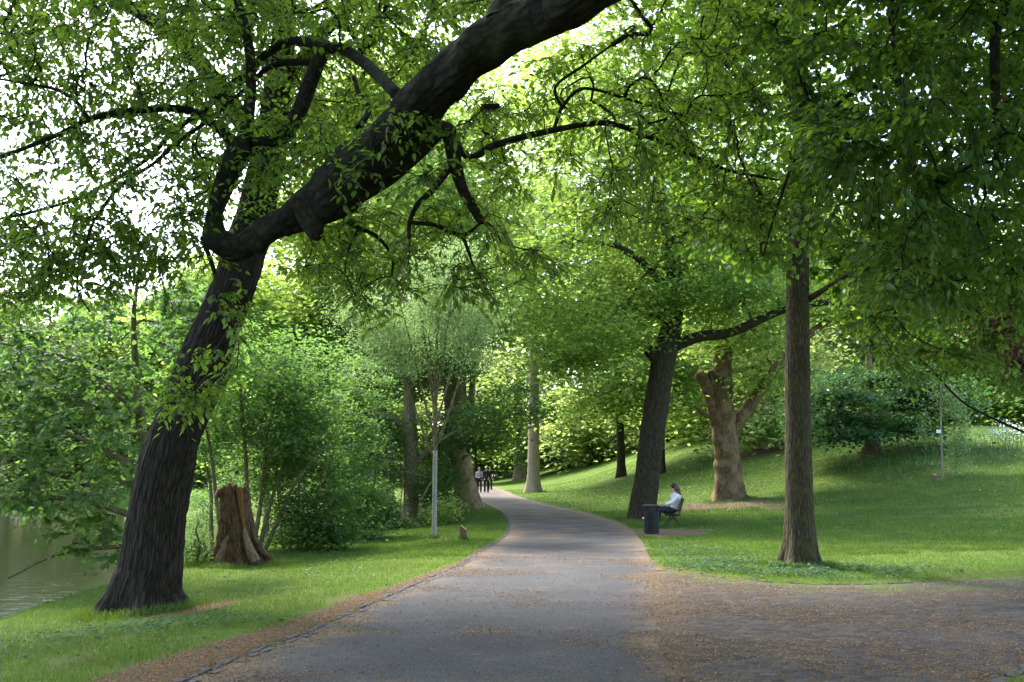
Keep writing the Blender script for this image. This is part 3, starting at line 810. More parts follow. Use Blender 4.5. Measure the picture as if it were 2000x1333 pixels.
def grow(nodes, att, r, step=.3, sag=.12, jit=.12, maxd=None):
    """connects every attractor to the nearest node so far; returns all nodes, parent index (-1 for skeleton), tip indices"""
    n0 = len(nodes)
    d0 = np.full(len(att), 1e9)
    for s in range(0, n0, 200):
        d0 = np.minimum(d0, np.linalg.norm(att[:, None] - nodes[None, s:s+200], axis=2).min(1))
    order = np.argsort(d0)
    cap = n0 + len(att) * 40
    Nn = np.empty((cap, 3)); Nn[:n0] = nodes; par = np.full(cap, -1); n = n0
    tips = []
    for k in order:
        a = att[k]
        dd = np.linalg.norm(Nn[:n] - a, axis=1)
        dd[:n0] *= 1.0
        j = int(np.argmin(dd)); d = dd[j]
        if maxd and d > maxd: continue
        m = int(min(38, max(2, math.ceil(d / step))))
        b = Nn[j].copy()
        if par[j] >= 0:
            t = Nn[j] - Nn[par[j]]; t = t / (np.linalg.norm(t) + 1e-9)
        else:
            t = (a - b) / (d + 1e-9) + np.array([0, 0, .5])
        c = b + t * d * .35 + np.array([0, 0, sag * d]) + r.normal(0, jit * d * .4, 3)
        last = j
        for i in range(1, m + 1):
            s = i / m
            q = (1 - s) ** 2 * b + 2 * s * (1 - s) * c + s * s * a
            if i < m: q = q + r.normal(0, jit * .12 * min(d, 1.0), 3)
            Nn[n] = q; par[n] = last; last = n; n += 1
        tips.append(last)
    return Nn[:n], par[:n], np.array(tips), n0

def branch_mesh(mb, Nn, par, tips, n0, r_tip=.004, expo=.42, rmax=.2):
    cnt = np.zeros(len(Nn)); cnt[tips] += 1
    for k in range(len(Nn) - 1, n0 - 1, -1):
        if par[k] >= n0: cnt[par[k]] += cnt[k]
    rad = np.minimum(r_tip * np.maximum(cnt, 1) ** expo, rmax)
    idx = np.arange(n0, len(Nn)); pp = par[idx]
    r0 = np.where(pp >= n0, rad[pp], rad[idx] * 1.1)
    thick = rad[idx] > .02
    for msk, sd in ((thick, 6), (~thick, 3)):
        prisms(mb, Nn[pp[msk]], Nn[idx[msk]], np.minimum(r0[msk], rad[idx[msk]] * 1.35), rad[idx[msk]], sd)

def near_sprays(lm, tm, Nn, par, tips, r, n_sub=7, sub_len=(.22, .45), spacing=.045, L=(.055, .085), droop=.35, width=1.0, tw=.0022, flat=.35, tmpl=NEAR_T):
    base = Nn[tips]; pr = Nn[np.maximum(par[tips], 0)]
    t = base - pr; t[:, 2] *= .6; t /= np.linalg.norm(t, axis=1, keepdims=True) + 1e-9
    M_ = len(tips)
    S = np.repeat(base, n_sub, 0) - np.repeat(t, n_sub, 0) * r.uniform(0, .35, M_ * n_sub)[:, None]
    T = np.repeat(t, n_sub, 0)
    az = r.uniform(-1.5, 1.5, M_ * n_sub)
    c, s = np.cos(az), np.sin(az)
    D = np.stack([T[:, 0] * c - T[:, 1] * s, T[:, 0] * s + T[:, 1] * c, T[:, 2] * .5 + r.normal(-.12, flat, len(T))], -1)
    D /= np.linalg.norm(D, axis=1, keepdims=True) + 1e-9
    ln = r.uniform(*sub_len, len(D))
    E1 = S + D * (ln * .55)[:, None] - np.array([0, 0, 1.0]) * (droop * .25 * ln)[:, None]
    E2 = S + D * ln[:, None] - np.array([0, 0, 1.0]) * (droop * .8 * ln)[:, None]
    if tm is not None:
        prisms(tm, S, E1, tw * 1.3, tw, 3); prisms(tm, E1, E2, tw, tw * .6, 3)
    kk = int(np.mean(sub_len) / spacing)
    for i in range(kk):
        u = (i + r.uniform(.2, .9, len(D))) / kk
        pos = S + D * (ln * u)[:, None] - np.array([0, 0, 1.0]) * (droop * .8 * ln * u ** 1.6)[:, None]
        side = np.cross(D, np.array([0, 0, 1.0])) * (1 if i % 2 else -1)
        fw = D * .55 + side * r.uniform(.5, 1.1, len(D))[:, None] + np.array([0, 0, -1.0]) * r.uniform(.05, .9, len(D))[:, None]
        nr = np.array([0, 0, 1.0]) + r.normal(0, .35, (len(D), 3))
        leaves(lm, pos, fw, nr, r.uniform(*L, len(D)), r, tmpl, NEAR_F, width)

def far_clumps(lm, Nn, tips, r, n_leaf=90, sig=(.55, .55, .22), L=(.12, .2), width=1.0, tmpl=FAR_T, droop=.4, pts=None):
    base = Nn[tips] if pts is None else pts
    c = np.repeat(base, n_leaf, 0)
    sc = np.repeat(r.uniform(.7, 1.35, len(base)), n_leaf)[:, None]
    off = r.normal(0, 1, c.shape) * np.array(sig) * sc
    off[:, 2] -= (off[:, 0] ** 2 + off[:, 1] ** 2) * .12
    az = r.uniform(0, 6.283, len(c))
    fw = np.stack([np.cos(az), np.sin(az), r.uniform(-droop * 1.6, .25, len(c))], -1)
    nr = np.array([0, 0, 1.0]) + r.normal(0, .5, c.shape)
    leaves(lm, c + off, fw, nr, r.uniform(*L, len(c)), r, tmpl, FAR_F if len(tmpl) == 4 else NEAR_F, width)

def in_poly(poly, x, y):
    poly = np.array(poly, float); a = poly; b = np.roll(poly, -1, 0)
    ins = np.zeros(len(x), bool)
    for (x0, y0), (x1, y1) in zip(a, b):
        if y0 == y1: continue
        c = (y0 <= y) != (y1 <= y)
        ins ^= c & (x < x0 + (y - y0) / (y1 - y0) * (x1 - x0))
    return ins

def att_poly(poly, Y0, Y1, n, r, thr=None, ns=.9):
    poly = np.array(poly, float); out = []
    lo, hi = poly.min(0), poly.max(0)
    tot = 0
    while tot < n:
        px = r.uniform(lo[0], hi[0], n * 3); py = r.uniform(lo[1], hi[1], n * 3)
        k = in_poly(poly, px, py); px, py = px[k], py[k]
        q = P(px, py, r.uniform(Y0, Y1, len(px)))
        if thr is not None: q = q[noise3(q, ns) > thr]
        out.append(q); tot += len(q)
    return np.concatenate(out)[:n]

def att_ell(px, py, rx, ry, Y, ryd, n, r, shell=.45, thr=None):
    c = P(px, py, Y)
    d = r.normal(size=(n * 2, 3)); d /= np.linalg.norm(d, axis=1, keepdims=True)
    d *= (r.uniform(0, 1, n * 2) ** shell)[:, None]
    q = c + d * np.array([rx * Y / F, ryd, ry * Y / F])
    if thr is not None: q = q[noise3(q, .35) > thr]
    return q[:n]

def link_cores(bm_, cores):
    """heartwood: joins the twigs to each other along the middle of the limbs"""
    seen = None
    for c_n in cores:
        prisms(bm_, c_n[:-1], c_n[1:], .006, .006, 3)
        if seen is not None:
            k = int(np.argmin(np.linalg.norm(seen - c_n[0], axis=1)))
            prisms(bm_, seen[k:k + 1], c_n[:1], .006, .006, 3)
        seen = c_n if seen is None else np.concatenate([seen, c_n])

def make_tree(name, label, base, skels, bark, leafm, att, mode, seed, cat="tree", group=None, grow_kw=None, br_kw=None, leaf_kw=None, extra=None, trunk_name='trunk', parts=True, crown_label=None, keep_skel=None):
    r = rng_of(seed)
    root = empty(name, base, label, cat, group)
    tb = MB(); nodes = []; cores = []
    for i, s in enumerate(skels):
        p, rd = skel_world(s['p']) if not s.get('w') else (np.array(s['p'], float)[:, :3], np.array(s['p'], float)[:, 3])
        n_ = s.get('n', 7)
        rr = catmull(np.c_[p, rd], n_)
        pts, rad = rr[:, :3], np.maximum(rr[:, 3], .002)
        tube(tb, pts, rad, s.get('sides', 10), s.get('rough', .06), s.get('flare'), seed * 7 + i, rough_s=s.get('rs', 1.0), ridge=s.get('ridge'))
        cores.append(pts)
        if s.get('grow', True):
            g0 = s.get('from', 0.0)
            nodes.append(pts[int(len(pts) * g0):])
    if extra: extra(tb, root)
    tb.build(trunk_name, bark, root, True, 'bark')
    if att is not None and len(att):
        nodes = np.concatenate(nodes)
        Nn, par, tips, n0 = grow(nodes, att, r, **(grow_kw or {}))
        bm_ = MB(); lm = MB()
        branch_mesh(bm_, Nn, par, tips, n0, **(br_kw or {}))
        link_cores(bm_, cores)
        if mode == 'near': near_sprays(lm, bm_, Nn, par, tips, r, **(leaf_kw or {}))
        else: far_clumps(lm, Nn, tips, r, **(leaf_kw or {}))
        bm_.build('branches', M['bark_twig'] if mode != 'near' else bark, root, False, 'bark')
        lm.build('crown', leafm, root, False, 'leaf')
    return root

# ------------------------------------------------------------------ the big leaning tree on the bank
R0 = rng_of(100)
YL0 = 14.7
gb = G(278, 1190)
lean_sk = [
    dict(p=[(276,1212,YL0,64),(283,1150,YL0,61),(296,1100,YL0,58),(310,993,YL0,54),(328,910,YL0,52),(347,839,YL0,48),(380,760,YL0,48),(412,670,YL0,45),(440,600,YL0,43),(462,540,YL0,42),(480,480,YL0+.1,40),(505,390,YL0+.3,36),(525,300,YL0+.5,33),(540,200,YL0+.7,29),(552,100,YL0+.8,24),(560,0,YL0+1,19),(570,-120,YL0+1,12)], sides=160, rough=.06, flare=(1.0,.30,5), n=26, ridge=(.045, 30), **{'from':.55}),
    dict(p=[(523,330,YL0+.4,24),(480,250,YL0+.6,21),(430,175,YL0+1,19),(380,110,YL0+1.3,17),(320,55,YL0+1.6,15),(230,0,YL0+2,13),(120,-60,YL0+2,9),(0,-130,YL0+2,5)], sides=14),
    dict(p=[(545,180,YL0+.7,15),(600,100,YL0+.2,12),(680,20,YL0,10),(780,-80,YL0,6)], sides=10),
]
att = np.concatenate([
    att_poly([(330,-60),(1000,-60),(990,60),(860,150),(700,330),(560,430),(430,420),(330,240)], 13.0, 17.5, 330, R0, -.5),
    att_poly([(-80,-80),(330,-60),(330,240),(-80,200)], 13.5, 18, 60, R0, .05),
    att_poly([(400,-900),(1100,-900),(1100,-60),(100,-60)], 12.5, 19, 110, R0),
    att_poly([(-300,-500),(300,-500),(300,-60),(-300,-60)], 12.5, 19, 50, R0),
])
T_lean = make_tree('leaning_tree', "huge dark furrowed tree leaning right over the grass on the pond bank", (gb[0], gb[1], gb[2]), lean_sk, M['bark_lean'], M['leaf_lean'], att, 'near', 101,
          br_kw=dict(r_tip=.006, expo=.42, rmax=.12), leaf_kw=dict(n_sub=8, sub_len=(.3,.6), spacing=.06, L=(.07,.115), tw=.003), grow_kw=dict(step=.35))

n_ = 360
oc = np.stack([R0.uniform(-14.5, 2.5, n_), R0.uniform(7, 25, n_), R0.uniform(9.8, 18, n_)], -1)  # foliage above the frame, added so the leaning tree shades path and bank
vis = (oc[:, 2] - CAMH) / oc[:, 1] < .50
oc = oc[~vis]
lm = MB(); bm_ = MB()
Nn, par, tips, n0 = grow(np.concatenate([skel_world(s_['p'])[0][-6:] for s_ in lean_sk]), oc, R0, step=1.0)
branch_mesh(bm_, Nn, par, tips, n0, r_tip=.01, expo=.42); link_cores(bm_, [skel_world(s_['p'])[0][-6:] for s_ in lean_sk]); far_clumps(lm, Nn, tips, R0, 125, (.95, .95, .4), (.15, .24))
bm_.build('branches', M['bark_lean'], T_lean, False, 'bark'); lm.build('shade_crown', M['leaf_lean'], T_lean, False, 'leaf')

# ------------------------------------------------------------------ the near tree whose heavy limb hangs across the top
R1 = rng_of(200)
T0 = np.array([4.6, 1.2, 0.0])
fore_sk = [
    dict(p=[(4.6,1.2,-.1,.46),(4.55,1.3,1.2,.40),(4.4,1.6,3.0,.38),(3.9,2.3,4.8,.36),(3.2,3.3,5.9,.33)], w=True, sides=24, rough=.06, flare=(.5,.4,5), grow=False),
    dict(p=[(3.2,3.3,5.9,.30),(3.6,3.4,7.5,.24),(3.9,3.2,9.4,.18),(3.8,3.0,11.5,.08)], w=True, sides=14, rough=.06),
]
lim = [(1180,-40,6.4,54),(1080,20,6.7,50),(1000,55,6.9,45),(940,94,7.1,48),(880,142,7.3,45),(830,195,7.5,46),(785,250,7.7,46),(735,302,7.8,52),(688,347,7.9,56),(638,390,8.0,46),(578,424,8.1,32),(520,452,8.2,26),(465,482,8.3,25),(424,468,8.35,25),(419,430,8.35,18),(430,385,8.4,18),(448,335,8.45,21),(468,292,8.5,24),(478,272,8.5,15)]
lw, lr = skel_world(lim)
fore_sk.append(dict(p=[(3.9,2.3,4.8,.30),(3.1,3.9,5.75,.27),(2.0,5.4,5.9,.24)] + [tuple(a) + (b,) for a, b in zip(lw, lr)], w=True, sides=80, rough=.16, n=20, rs=3.4, ridge=(.045, 16), **{'from':.2}))
def fb(p, **k):
    d = dict(p=p, sides=8, rough=.06, n=6); d.update(k); return d
Yb = 8.5
fore_sk += [
    fb([(462,292,8.5,13),(450,275,Yb,11),(425,250,Yb,9),(385,222,Yb,8.5),(340,212,Yb-.05,8),(280,215,Yb-.1,7.5),(220,222,Yb-.2,7),(170,235,Yb-.3,6),(120,260,Yb-.3,5),(60,285,Yb-.4,4.5),(0,308,Yb-.4,4),(-80,335,Yb-.5,3)]),
    fb([(172,232,8.2,5),(150,200,8.2,4),(110,175,8.3,3.5),(60,165,8.4,3),(0,155,8.5,2.5),(-60,148,8.5,1.5)]),
    fb([(480,270,8.5,15),(487,200,8.55,12),(490,130,8.6,11),(482,70,8.7,10),(468,15,8.8,9),(450,-60,8.9,7),(440,-160,9,4)]),
    fb([(490,285,8.5,16),(545,272,8.6,15),(580,225,8.65,16),(602,170,8.7,16),(620,125,8.7,15),(633,95,8.7,14)]),
    fb([(633,95,8.7,11),(590,82,8.8,10),(545,90,8.9,9),(510,115,9,8),(480,145,9,7),(445,170,9,6),(400,215,9,5.5),(370,235,9,5),(330,265,9,5),(300,300,9,4.5),(260,330,9,4),(210,360,9,4),(160,385,9,3.5),(100,405,9,3),(40,420,9,3),(-20,432,9,2)]),
    fb([(633,95,8.7,12),(665,95,8.6,12),(700,115,8.4,12),(740,150,8.1,12),(775,185,7.8,13)]),
    fb([(613,122,8.7,8),(560,122,8.8,7),(520,135,8.8,6),(490,165,8.8,5),(450,200,8.7,5),(400,240,8.6,4),(340,285,8.5,4),(300,320,8.5,3.5),(255,350,8.5,3.5),(220,380,8.5,3),(180,440,8.5,2.5),(165,500,8.4,2.5),(150,560,8.4,2),(175,610,8.4,1.5)]),
    fb([(672,372,8.05,24),(735,350,7.95,27),(800,305,7.85,22),(860,255,7.9,18),(880,270,7.9,17),(888,320,7.9,15),(903,370,7.9,12),(925,408,7.9,10),(942,435,7.9,8)], sides=12, rough=.12),
    fb([(876,330,7.9,8),(858,355,7.9,7),(838,378,7.9,6.5),(815,400,7.9,5.5),(800,435,7.9,4.5),(799,466,7.9,3.5)]),
    fb([(802,435,7.9,4),(850,440,8,4.5),(885,455,8.1,4.5),(910,458,8.2,4),(945,430,8.3,2.5)]),
    fb([(903,460,8.2,4),(914,488,8.2,3.5),(923,516,8.2,2)]),
    fb([(870,252,7.9,9),(915,307,8,7.5),(960,286,8.1,7.5),(1020,268,8.3,7),(1080,255,8.5,6.5),(1150,242,8.7,6.2),(1200,243,8.9,6),(1250,262,9.1,5.2),(1310,285,9.3,4.6),(1370,312,9.4,4),(1430,335,9.5,3.5),(1520,352,9.6,2.5)]),
    fb([(1082,253,8.5,4),(1098,210,8.5,4),(1130,176,8.5,3.5),(1165,176,8.6,3.2),(1220,192,8.7,3),(1300,216,8.8,2),(1380,240,8.9,1.5)]),
    fb([(1098,212,8.5,3),(1085,170,8.4,3.2),(1140,128,8.4,3),(1195,88,8.4,2)]),
    fb([(940,212,7.4,9),(975,208,7.4,5)], sides=8, rough=.15),
    fb([(700,250,8.0,7),(720,215,8.2,6),(700,180,8.4,5),(690,150,8.5,4)]),
    fb([(660,410,8,8),(690,440,8.1,5),(735,462,8.2,4),(765,500,8.3,3),(766,540,8.3,2)]),
    fb([(395,465,8.5,5),(415,520,8.2,4.5),(430,570,8.0,4),(460,620,7.9,3.5),(425,680,7.8,3),(400,740,7.8,2.5),(345,790,7.8,1.5)]),
]
def knobs(tb, root):
    for (a, b, s) in (([(600,395,8,34),(610,430,7.97,26),(618,460,7.95,15),(620,470,7.95,5)], None, 3), ([(555,425,8.1,26),(562,448,8.1,16),(564,460,8.1,6)], None, 4), ([(505,455,8.2,24),(508,482,8.2,20),(512,492,8.2,8)], None, 5), ([(680,300,7.95,30),(672,285,7.95,16),(668,280,7.95,5)], None, 6), ([(985,40,6.9,40),(990,0,6.9,26),(1000,-12,6.9,10)], None, 7)):
        p, rd = skel_world(a); rr = catmull(np.c_[p, rd], 4); tube(tb, rr[:, :3], rr[:, 3], 14, .1, None, s)
att = np.concatenate([
    att_poly([(-120,-120),(330,-120),(470,60),(470,260),(390,330),(330,520),(-120,560)], 7.6, 9.8, 520, R1, -.3, 1.1),
    att_poly([(-120,430),(330,430),(330,560),(-120,660)], 7.6, 9.4, 90, R1, -.2, 1.1),
    att_poly([(200,330),(440,310),(415,500),(260,560)], 8.0, 9.6, 46, R1), att_poly([(420,-100),(1000,-100),(960,60),(700,260),(480,280)], 8.3, 10.0, 160, R1, -.2, 1.1),
    att_poly([(720,160),(980,150),(1000,260),(900,330),(760,380),(560,330),(640,230)], 7.1, 7.7, 34, R1, None),
    att_poly([(560,250),(700,240),(660,300),(540,390),(470,330)], 7.9, 8.5, 26, R1, None),
    att_poly([(600,460),(780,380),(980,420),(1090,520),(1050,580),(700,600),(560,520)], 7.6, 9.2, 95, R1, -.25, 1.1),
    att_poly([(900,180),(1250,40),(1480,120),(1540,430),(1250,480),(960,420)], 7.8, 10.2, 260, R1, -.3, 1.1),
    att_poly([(1000,-120),(1500,-120),(1480,120),(1250,40)], 7.4, 10.2, 60, R1, None),
    att_poly([(405,560),(480,560),(500,700),(410,800),(300,830),(290,760),(370,680)], 7.4, 8.3, 34, R1, None),
    np.stack([R1.uniform(-8.5, 4.5, 230), R1.uniform(3, 9.5, 230), R1.uniform(7.5, 11.5, 230)], -1),
])
T_fore = make_tree('overhanging_tree', "near tree with a thick dark limb hanging across the top of the view", T0, fore_sk, M['bark_fore'], M['leaf_fore'], att, 'near', 201,
          br_kw=dict(r_tip=.0035, expo=.40, rmax=.05), leaf_kw=dict(n_sub=5, sub_len=(.16,.40), spacing=.055, L=(.035,.092), tw=.0022), grow_kw=dict(step=.18), extra=knobs)

# unseen crown foliage added over and behind the viewer to shade the foreground
n_ = 420
oc = np.stack([R1.uniform(-11, 10, n_), R1.uniform(-15, 4.5, n_), R1.uniform(5.6, 12, n_)], -1)
oc = oc[~((oc[:, 1] > 1) & (oc[:, 2] < 7.2))]
lm = MB(); bm_ = MB()
Nn, par, tips, n0 = grow(np.concatenate([np.array(fore_sk[0]['p'])[2:, :3], np.array(fore_sk[1]['p'])[:, :3]]), oc, R1, step=.9)
branch_mesh(bm_, Nn, par, tips, n0, r_tip=.01, expo=.42); link_cores(bm_, [np.array(fore_sk[0]['p'])[2:, :3], np.array(fore_sk[1]['p'])[:, :3]]); far_clumps(lm, Nn, tips, R1, 180, (.9, .9, .35), (.15, .23))
bm_.build('branches', M['bark_fore'], T_fore, False, 'bark'); lm.build('shade_crown', M['leaf_fore'], T_fore, False, 'leaf')

# ------------------------------------------------------------------ beech at the right edge, trunk just outside the frame
R2 = rng_of(300)
beech_sk = [
    dict(p=[(8.6,9.0,-.1,.50),(8.5,9.0,2,.42),(8.4,9,5,.38),(8.2,8.8,8,.30),(8.0,8.6,11,.15)], w=True, sides=24, flare=(.5,.5,5), **{'from':.4}),
    dict(p=[tuple(a) + (b,) for a, b in zip(*[np.array([(8.4,9,5.0),(7.4,8.6,6.2),(6.0,8.2,6.6)]), [.16,.12,.09]])] + [tuple(a) + (b,) for a, b in zip(*skel_world([(1880,-120,8,18),(1780,-60,8,11),(1742,-10,8,8),(1745,60,8,7.5),(1752,150,8,7),(1765,210,8,6.5),(1775,280,8,6),(1790,340,8,5.2),(1800,400,8,4.6),(1820,460,8,4),(1836,520,8,3)]))], w=True, sides=8, n=6, **{'from':.3}),
    dict(p=[(1985,-80,7,15),(1962,10,7,12),(1945,60,7,11),(1943,150,7,10),(1948,250,7,8),(1946,315,7,5)], sides=8),
    dict(p=[(2250,800,12,12),(2050,755,12,9),(1985,705,12,8),(1937,664,12,7),(1900,630,12,6),(1862,585,12,5),(1817,540,12,4),(1770,480,12,3)], sides=9),
    dict(p=[(2080,880,12,3),(1915,806,12,2.2),(1862,769,12,2.2),(1817,720,12,2),(1780,690,12,1.4)], sides=6),
    dict(p=[(1748,180,8,4.5),(1700,170,8.2,5),(1640,200,8.4,4),(1560,300,8.6,3.5),(1520,400,8.8,2.5),(1490,500,9,1.5)], sides=6),
    dict(p=[(1768,212,8,4.5),(1740,260,8,4),(1690,280,8.2,3.5),(1640,330,8.4,3),(1610,370,8.5,2)], sides=6),
]
att = np.concatenate([
    att_poly([(1560,-150),(2100,-150),(2100,520),(1880,640),(1700,560),(1560,330)], 6.5, 10.0, 430, R2, -.45, 1.0),
    att_poly([(1700,330),(2100,330),(2100,560),(1950,700),(1800,740),(1690,720),(1620,600)], 9.0, 12.5, 150, R2, -.2, 1.0),
    att_poly([(1790,560),(2020,600),(2020,780),(1900,760),(1800,690)], 11, 13, 46, R2), att_poly([(1400,-100),(1600,-100),(1620,420),(1500,520),(1380,300)], 8.5, 11.5, 90, R2, -.1, 1.0),
    np.stack([R2.uniform(2.5, 13, 420), R2.uniform(1.5, 15, 420), R2.uniform(6.2, 11.5, 420)], -1),
])
att = att[~((att[:, 2] < 6.2) & (att[:, 1] < 5.5))]
T_beech = make_tree('beech_tree', "shady beech reaching in from the right edge with dark drooping twigs", (8.6, 9.0, 0), beech_sk, M['bark_fore'], M['leaf_beech'], att, 'near', 301,
          br_kw=dict(r_tip=.0035, expo=.40, rmax=.06), leaf_kw=dict(n_sub=8, sub_len=(.22,.45), spacing=.055, L=(.055,.085), tw=.0018, width=1.25, droop=.25), grow_kw=dict(step=.2))
n_ = 300
oc = np.stack([R2.uniform(2.5, 16, n_), R2.uniform(2, 17, n_), R2.uniform(6.5, 13, n_)], -1)  # extra out-of-view beech foliage, added to darken the right side
oc = oc[(oc[:, 2] - CAMH) / oc[:, 1] > .47]
lm = MB(); bm_ = MB()
Nn, par, tips, n0 = grow(np.array(beech_sk[0]['p'])[2:, :3], oc, R2, step=.9)
branch_mesh(bm_, Nn, par, tips, n0, r_tip=.01, expo=.42); link_cores(bm_, [np.array(beech_sk[0]['p'])[2:, :3]]); far_clumps(lm, Nn, tips, R2, 100, (.85, .85, .35), (.15, .22), 1.2)
bm_.build('branches', M['bark_fore'], T_beech, False, 'bark'); lm.build('shade_crown', M['leaf_beech'], T_beech, False, 'leaf')
cop = np.concatenate([att_poly([(1850,560),(2080,520),(2080,720),(1960,700)], 10.5, 12.5, 26, R2), att_poly([(1840,40),(2080,20),(2080,330),(1860,260)], 9.5, 11.5, 46, R2)])
lm = MB(); bm_ = MB()
Nn, par, tips, n0 = grow(np.concatenate([skel_world(s['p'])[0] for s in beech_sk[2:4]]), cop, R2, step=.2)
branch_mesh(bm_, Nn, par, tips, n0, r_tip=.0035, expo=.4)
near_sprays(lm, bm_, Nn, par, tips, R2, n_sub=8, spacing=.055, L=(.055,.085), width=1.25)
c_ = lm.build('copper_crown', M['leaf_copper'], T_beech, False, 'leaf'); c_['label'] = "copper brown leaves among the green"
bm_.build('branches', M['bark_fore'], T_beech, False, 'bark')

# ------------------------------------------------------------------ straight trunk tree on the right lawn
R3 = rng_of(400)
gs = G(1560, 1106); Ys = float(gs[1])
oak_sk = [
    dict(p=[(1561,1118,Ys,33),(1561,1090,Ys,31),(1561,1040,Ys,28.5),(1560,960,Ys,26.5),(1559,860,Ys,25),(1558,760,Ys,24),(1558,660,Ys,23),(1558,560,Ys,22),(1560,460,Ys,21),(1562,380,Ys,19),(1566,300,Ys,18),(1562,200,Ys,17),(1557,100,Ys,16),(1552,0,Ys,14),(1545,-150,Ys,9)], sides=110, rough=.04, flare=(.8,.45,6), n=20, ridge=(.03, 30), **{'from':.62}),
    dict(p=[(1560,230,Ys,9),(1535,150,Ys+.2,10),(1510,90,Ys+.4,10),(1470,10,Ys+.6,9),(1430,-80,Ys+.8,6)], sides=10),
    dict(p=[(1572,590,Ys,7),(1620,560,Ys-.4,5),(1690,520,Ys-.8,4),(1760,500,Ys-1,2.5)], sides=7),
    dict(p=[(1548,430,Ys,7),(1500,380,Ys+.5,6),(1430,350,Ys+1,5),(1330,330,Ys+1.2,3)], sides=7),
    dict(p=[(1570,330,Ys,8),(1640,270,Ys+.4,6),(1720,230,Ys+.6,5),(1820,200,Ys+.8,3)], sides=7),
]
att = np.concatenate([
    att_poly([(1300,-100),(1850,-100),(1900,350),(1800,520),(1600,540),(1420,500),(1280,380)], Ys-2.6, Ys+3, 330, R3, -.25, .6),
    att_poly([(1590,440),(1880,420),(1860,640),(1780,700),(1640,620)], Ys-1.5, Ys+2.5, 90, R3, -.1, .6),
    att_poly([(1200,-800),(1900,-800),(1900,-100),(1200,-100)], Ys-4, Ys+4, 110, R3),
])
make_tree('straight_tree', "tall straight brown trunk rising from the lawn corner by the cobbled path", gs, oak_sk, M['bark_oak'], M['leaf_beech'], att, 'near', 401,
          br_kw=dict(r_tip=.008, expo=.40, rmax=.1), leaf_kw=dict(n_sub=8, sub_len=(.3,.6), spacing=.085, L=(.09,.14), tw=.004, width=1.4, tmpl=STAR_T*np.array([1,.8,1])), grow_kw=dict(step=.35))

# ------------------------------------------------------------------ mid-distance trees
def sk(pts, **k):
    d = dict(p=pts, sides=16, rough=.05, n=6); d.update(k); return d

R4 = rng_of(500)
g = G(1258, 1014); Y = float(g[1])
make_tree('dark_trunk_tree', "dark leaning trunk standing behind the bench at the path edge", g, [
    sk([(1250,1026,Y,27),(1257,980,Y,25),(1265,925,Y,24),(1276,830,Y,23.5),(1287,760,Y,23.5),(1299,690,Y,23),(1313,630,Y,19),(1318,560,Y,17),(1310,480,Y,14),(1290,380,Y,11),(1270,250,Y,8),(1260,100,Y,5)], sides=80, n=16, ridge=(.025, 30), flare=(.3,.5,5), **{'from':.6}),
    sk([(1308,680,Y,13),(1365,659,Y-.3,10.5),(1420,652,Y-.5,9.5),(1480,627,Y-.8,8.5),(1535,604,Y-1,7.5),(1620,590,Y-1.2,7),(1700,600,Y-1.5,4)], sides=10, rough=.1),
    sk([(1290,705,Y,15),(1272,690,Y,14),(1266,680,Y,10)], sides=10, rough=.12),
    sk([(1314,640,Y,10),(1285,612,Y,9),(1250,607,Y,9),(1220,600,Y,6)], sides=9, rough=.12),
    sk([(1318,575,Y,9),(1270,530,Y-.5,8),(1245,505,Y-1,7),(1200,480,Y-1,5),(1120,470,Y-1.5,3)], sides=8),
    sk([(1312,500,Y,9),(1370,420,Y+1,7),(1440,350,Y+1,5),(1500,300,Y+1,3)], sides=8),
], M['bark_dark'], M['leaf_maple'], np.concatenate([
    att_ell(1180,560,200,140,Y-1,4.5,210,R4,.5,-.35), att_ell(1280,380,260,190,Y,6,330,R4,.5,-.35), att_ell(1430,560,160,90,Y-.5,3.5,110,R4,.5,-.3), att_ell(1250,130,260,190,Y+1,6,230,R4,.5,-.3), att_ell(1120,690,90,55,Y-1,2.2,45,R4,.5)]),
    'far', 501, br_kw=dict(r_tip=.012, expo=.42, rmax=.16), leaf_kw=dict(n_leaf=62, sig=(.62,.62,.2), L=(.13,.22)), grow_kw=dict(step=.6, sag=.18))

R5 = rng_of(510)
g = G(1422, 976); Y = float(g[1])
def cut_cap(tb, root): pass
make_tree('forked_plane', "mottled tan plane trunk forking above the lawn right of the bench", g, [
    sk([(1424,984,Y,27),(1422,950,Y,25.5),(1420,900,Y,24.5),(1416,850,Y,24),(1412,800,Y,21),(1411,750,Y,19),(1412,690,Y,17.5),(1417,640,Y,14),(1426,570,Y,11),(1435,480,Y,8),(1440,380,Y,5)], sides=70, n=14, ridge=(.035, 16), flare=(.45,.7,5), rough=.12, rs=1.8, **{'from':.7}),
    sk([(1428,852,Y,13),(1448,815,Y,13),(1470,785,Y,12),(1500,742,Y,11),(1535,700,Y,10),(1580,655,Y,8),(1640,610,Y,5)], sides=12, **{'from':.5}),
    sk([(1402,840,Y,14),(1392,790,Y,13),(1382,762,Y,12),(1368,728,Y,12)], sides=12, rough=.1, grow=False),
    sk([(1398,770,Y,9),(1392,745,Y,9),(1388,726,Y,8)], sides=10, rough=.1, grow=False),
    sk([(1400,815,Y,6),(1378,810,Y,5),(1355,792,Y,3)], sides=7),
], M['bark_plane'], M['leaf_bright'], np.concatenate([
    att_ell(1430,480,190,150,Y,5,170,R5,.5,-.3), att_ell(1600,570,130,70,Y,4,80,R5,.5,-.2), att_ell(1440,655,100,45,Y-1,3,46,R5), att_ell(1490,750,50,30,Y-.5,2,14,R5), att_ell(1400,250,220,150,Y+2,5,90,R5,.5,-.2)]),
    'far', 511, br_kw=dict(r_tip=.014, rmax=.2), leaf_kw=dict(n_leaf=58, sig=(.8,.8,.28), L=(.17,.28)), grow_kw=dict(step=.8))

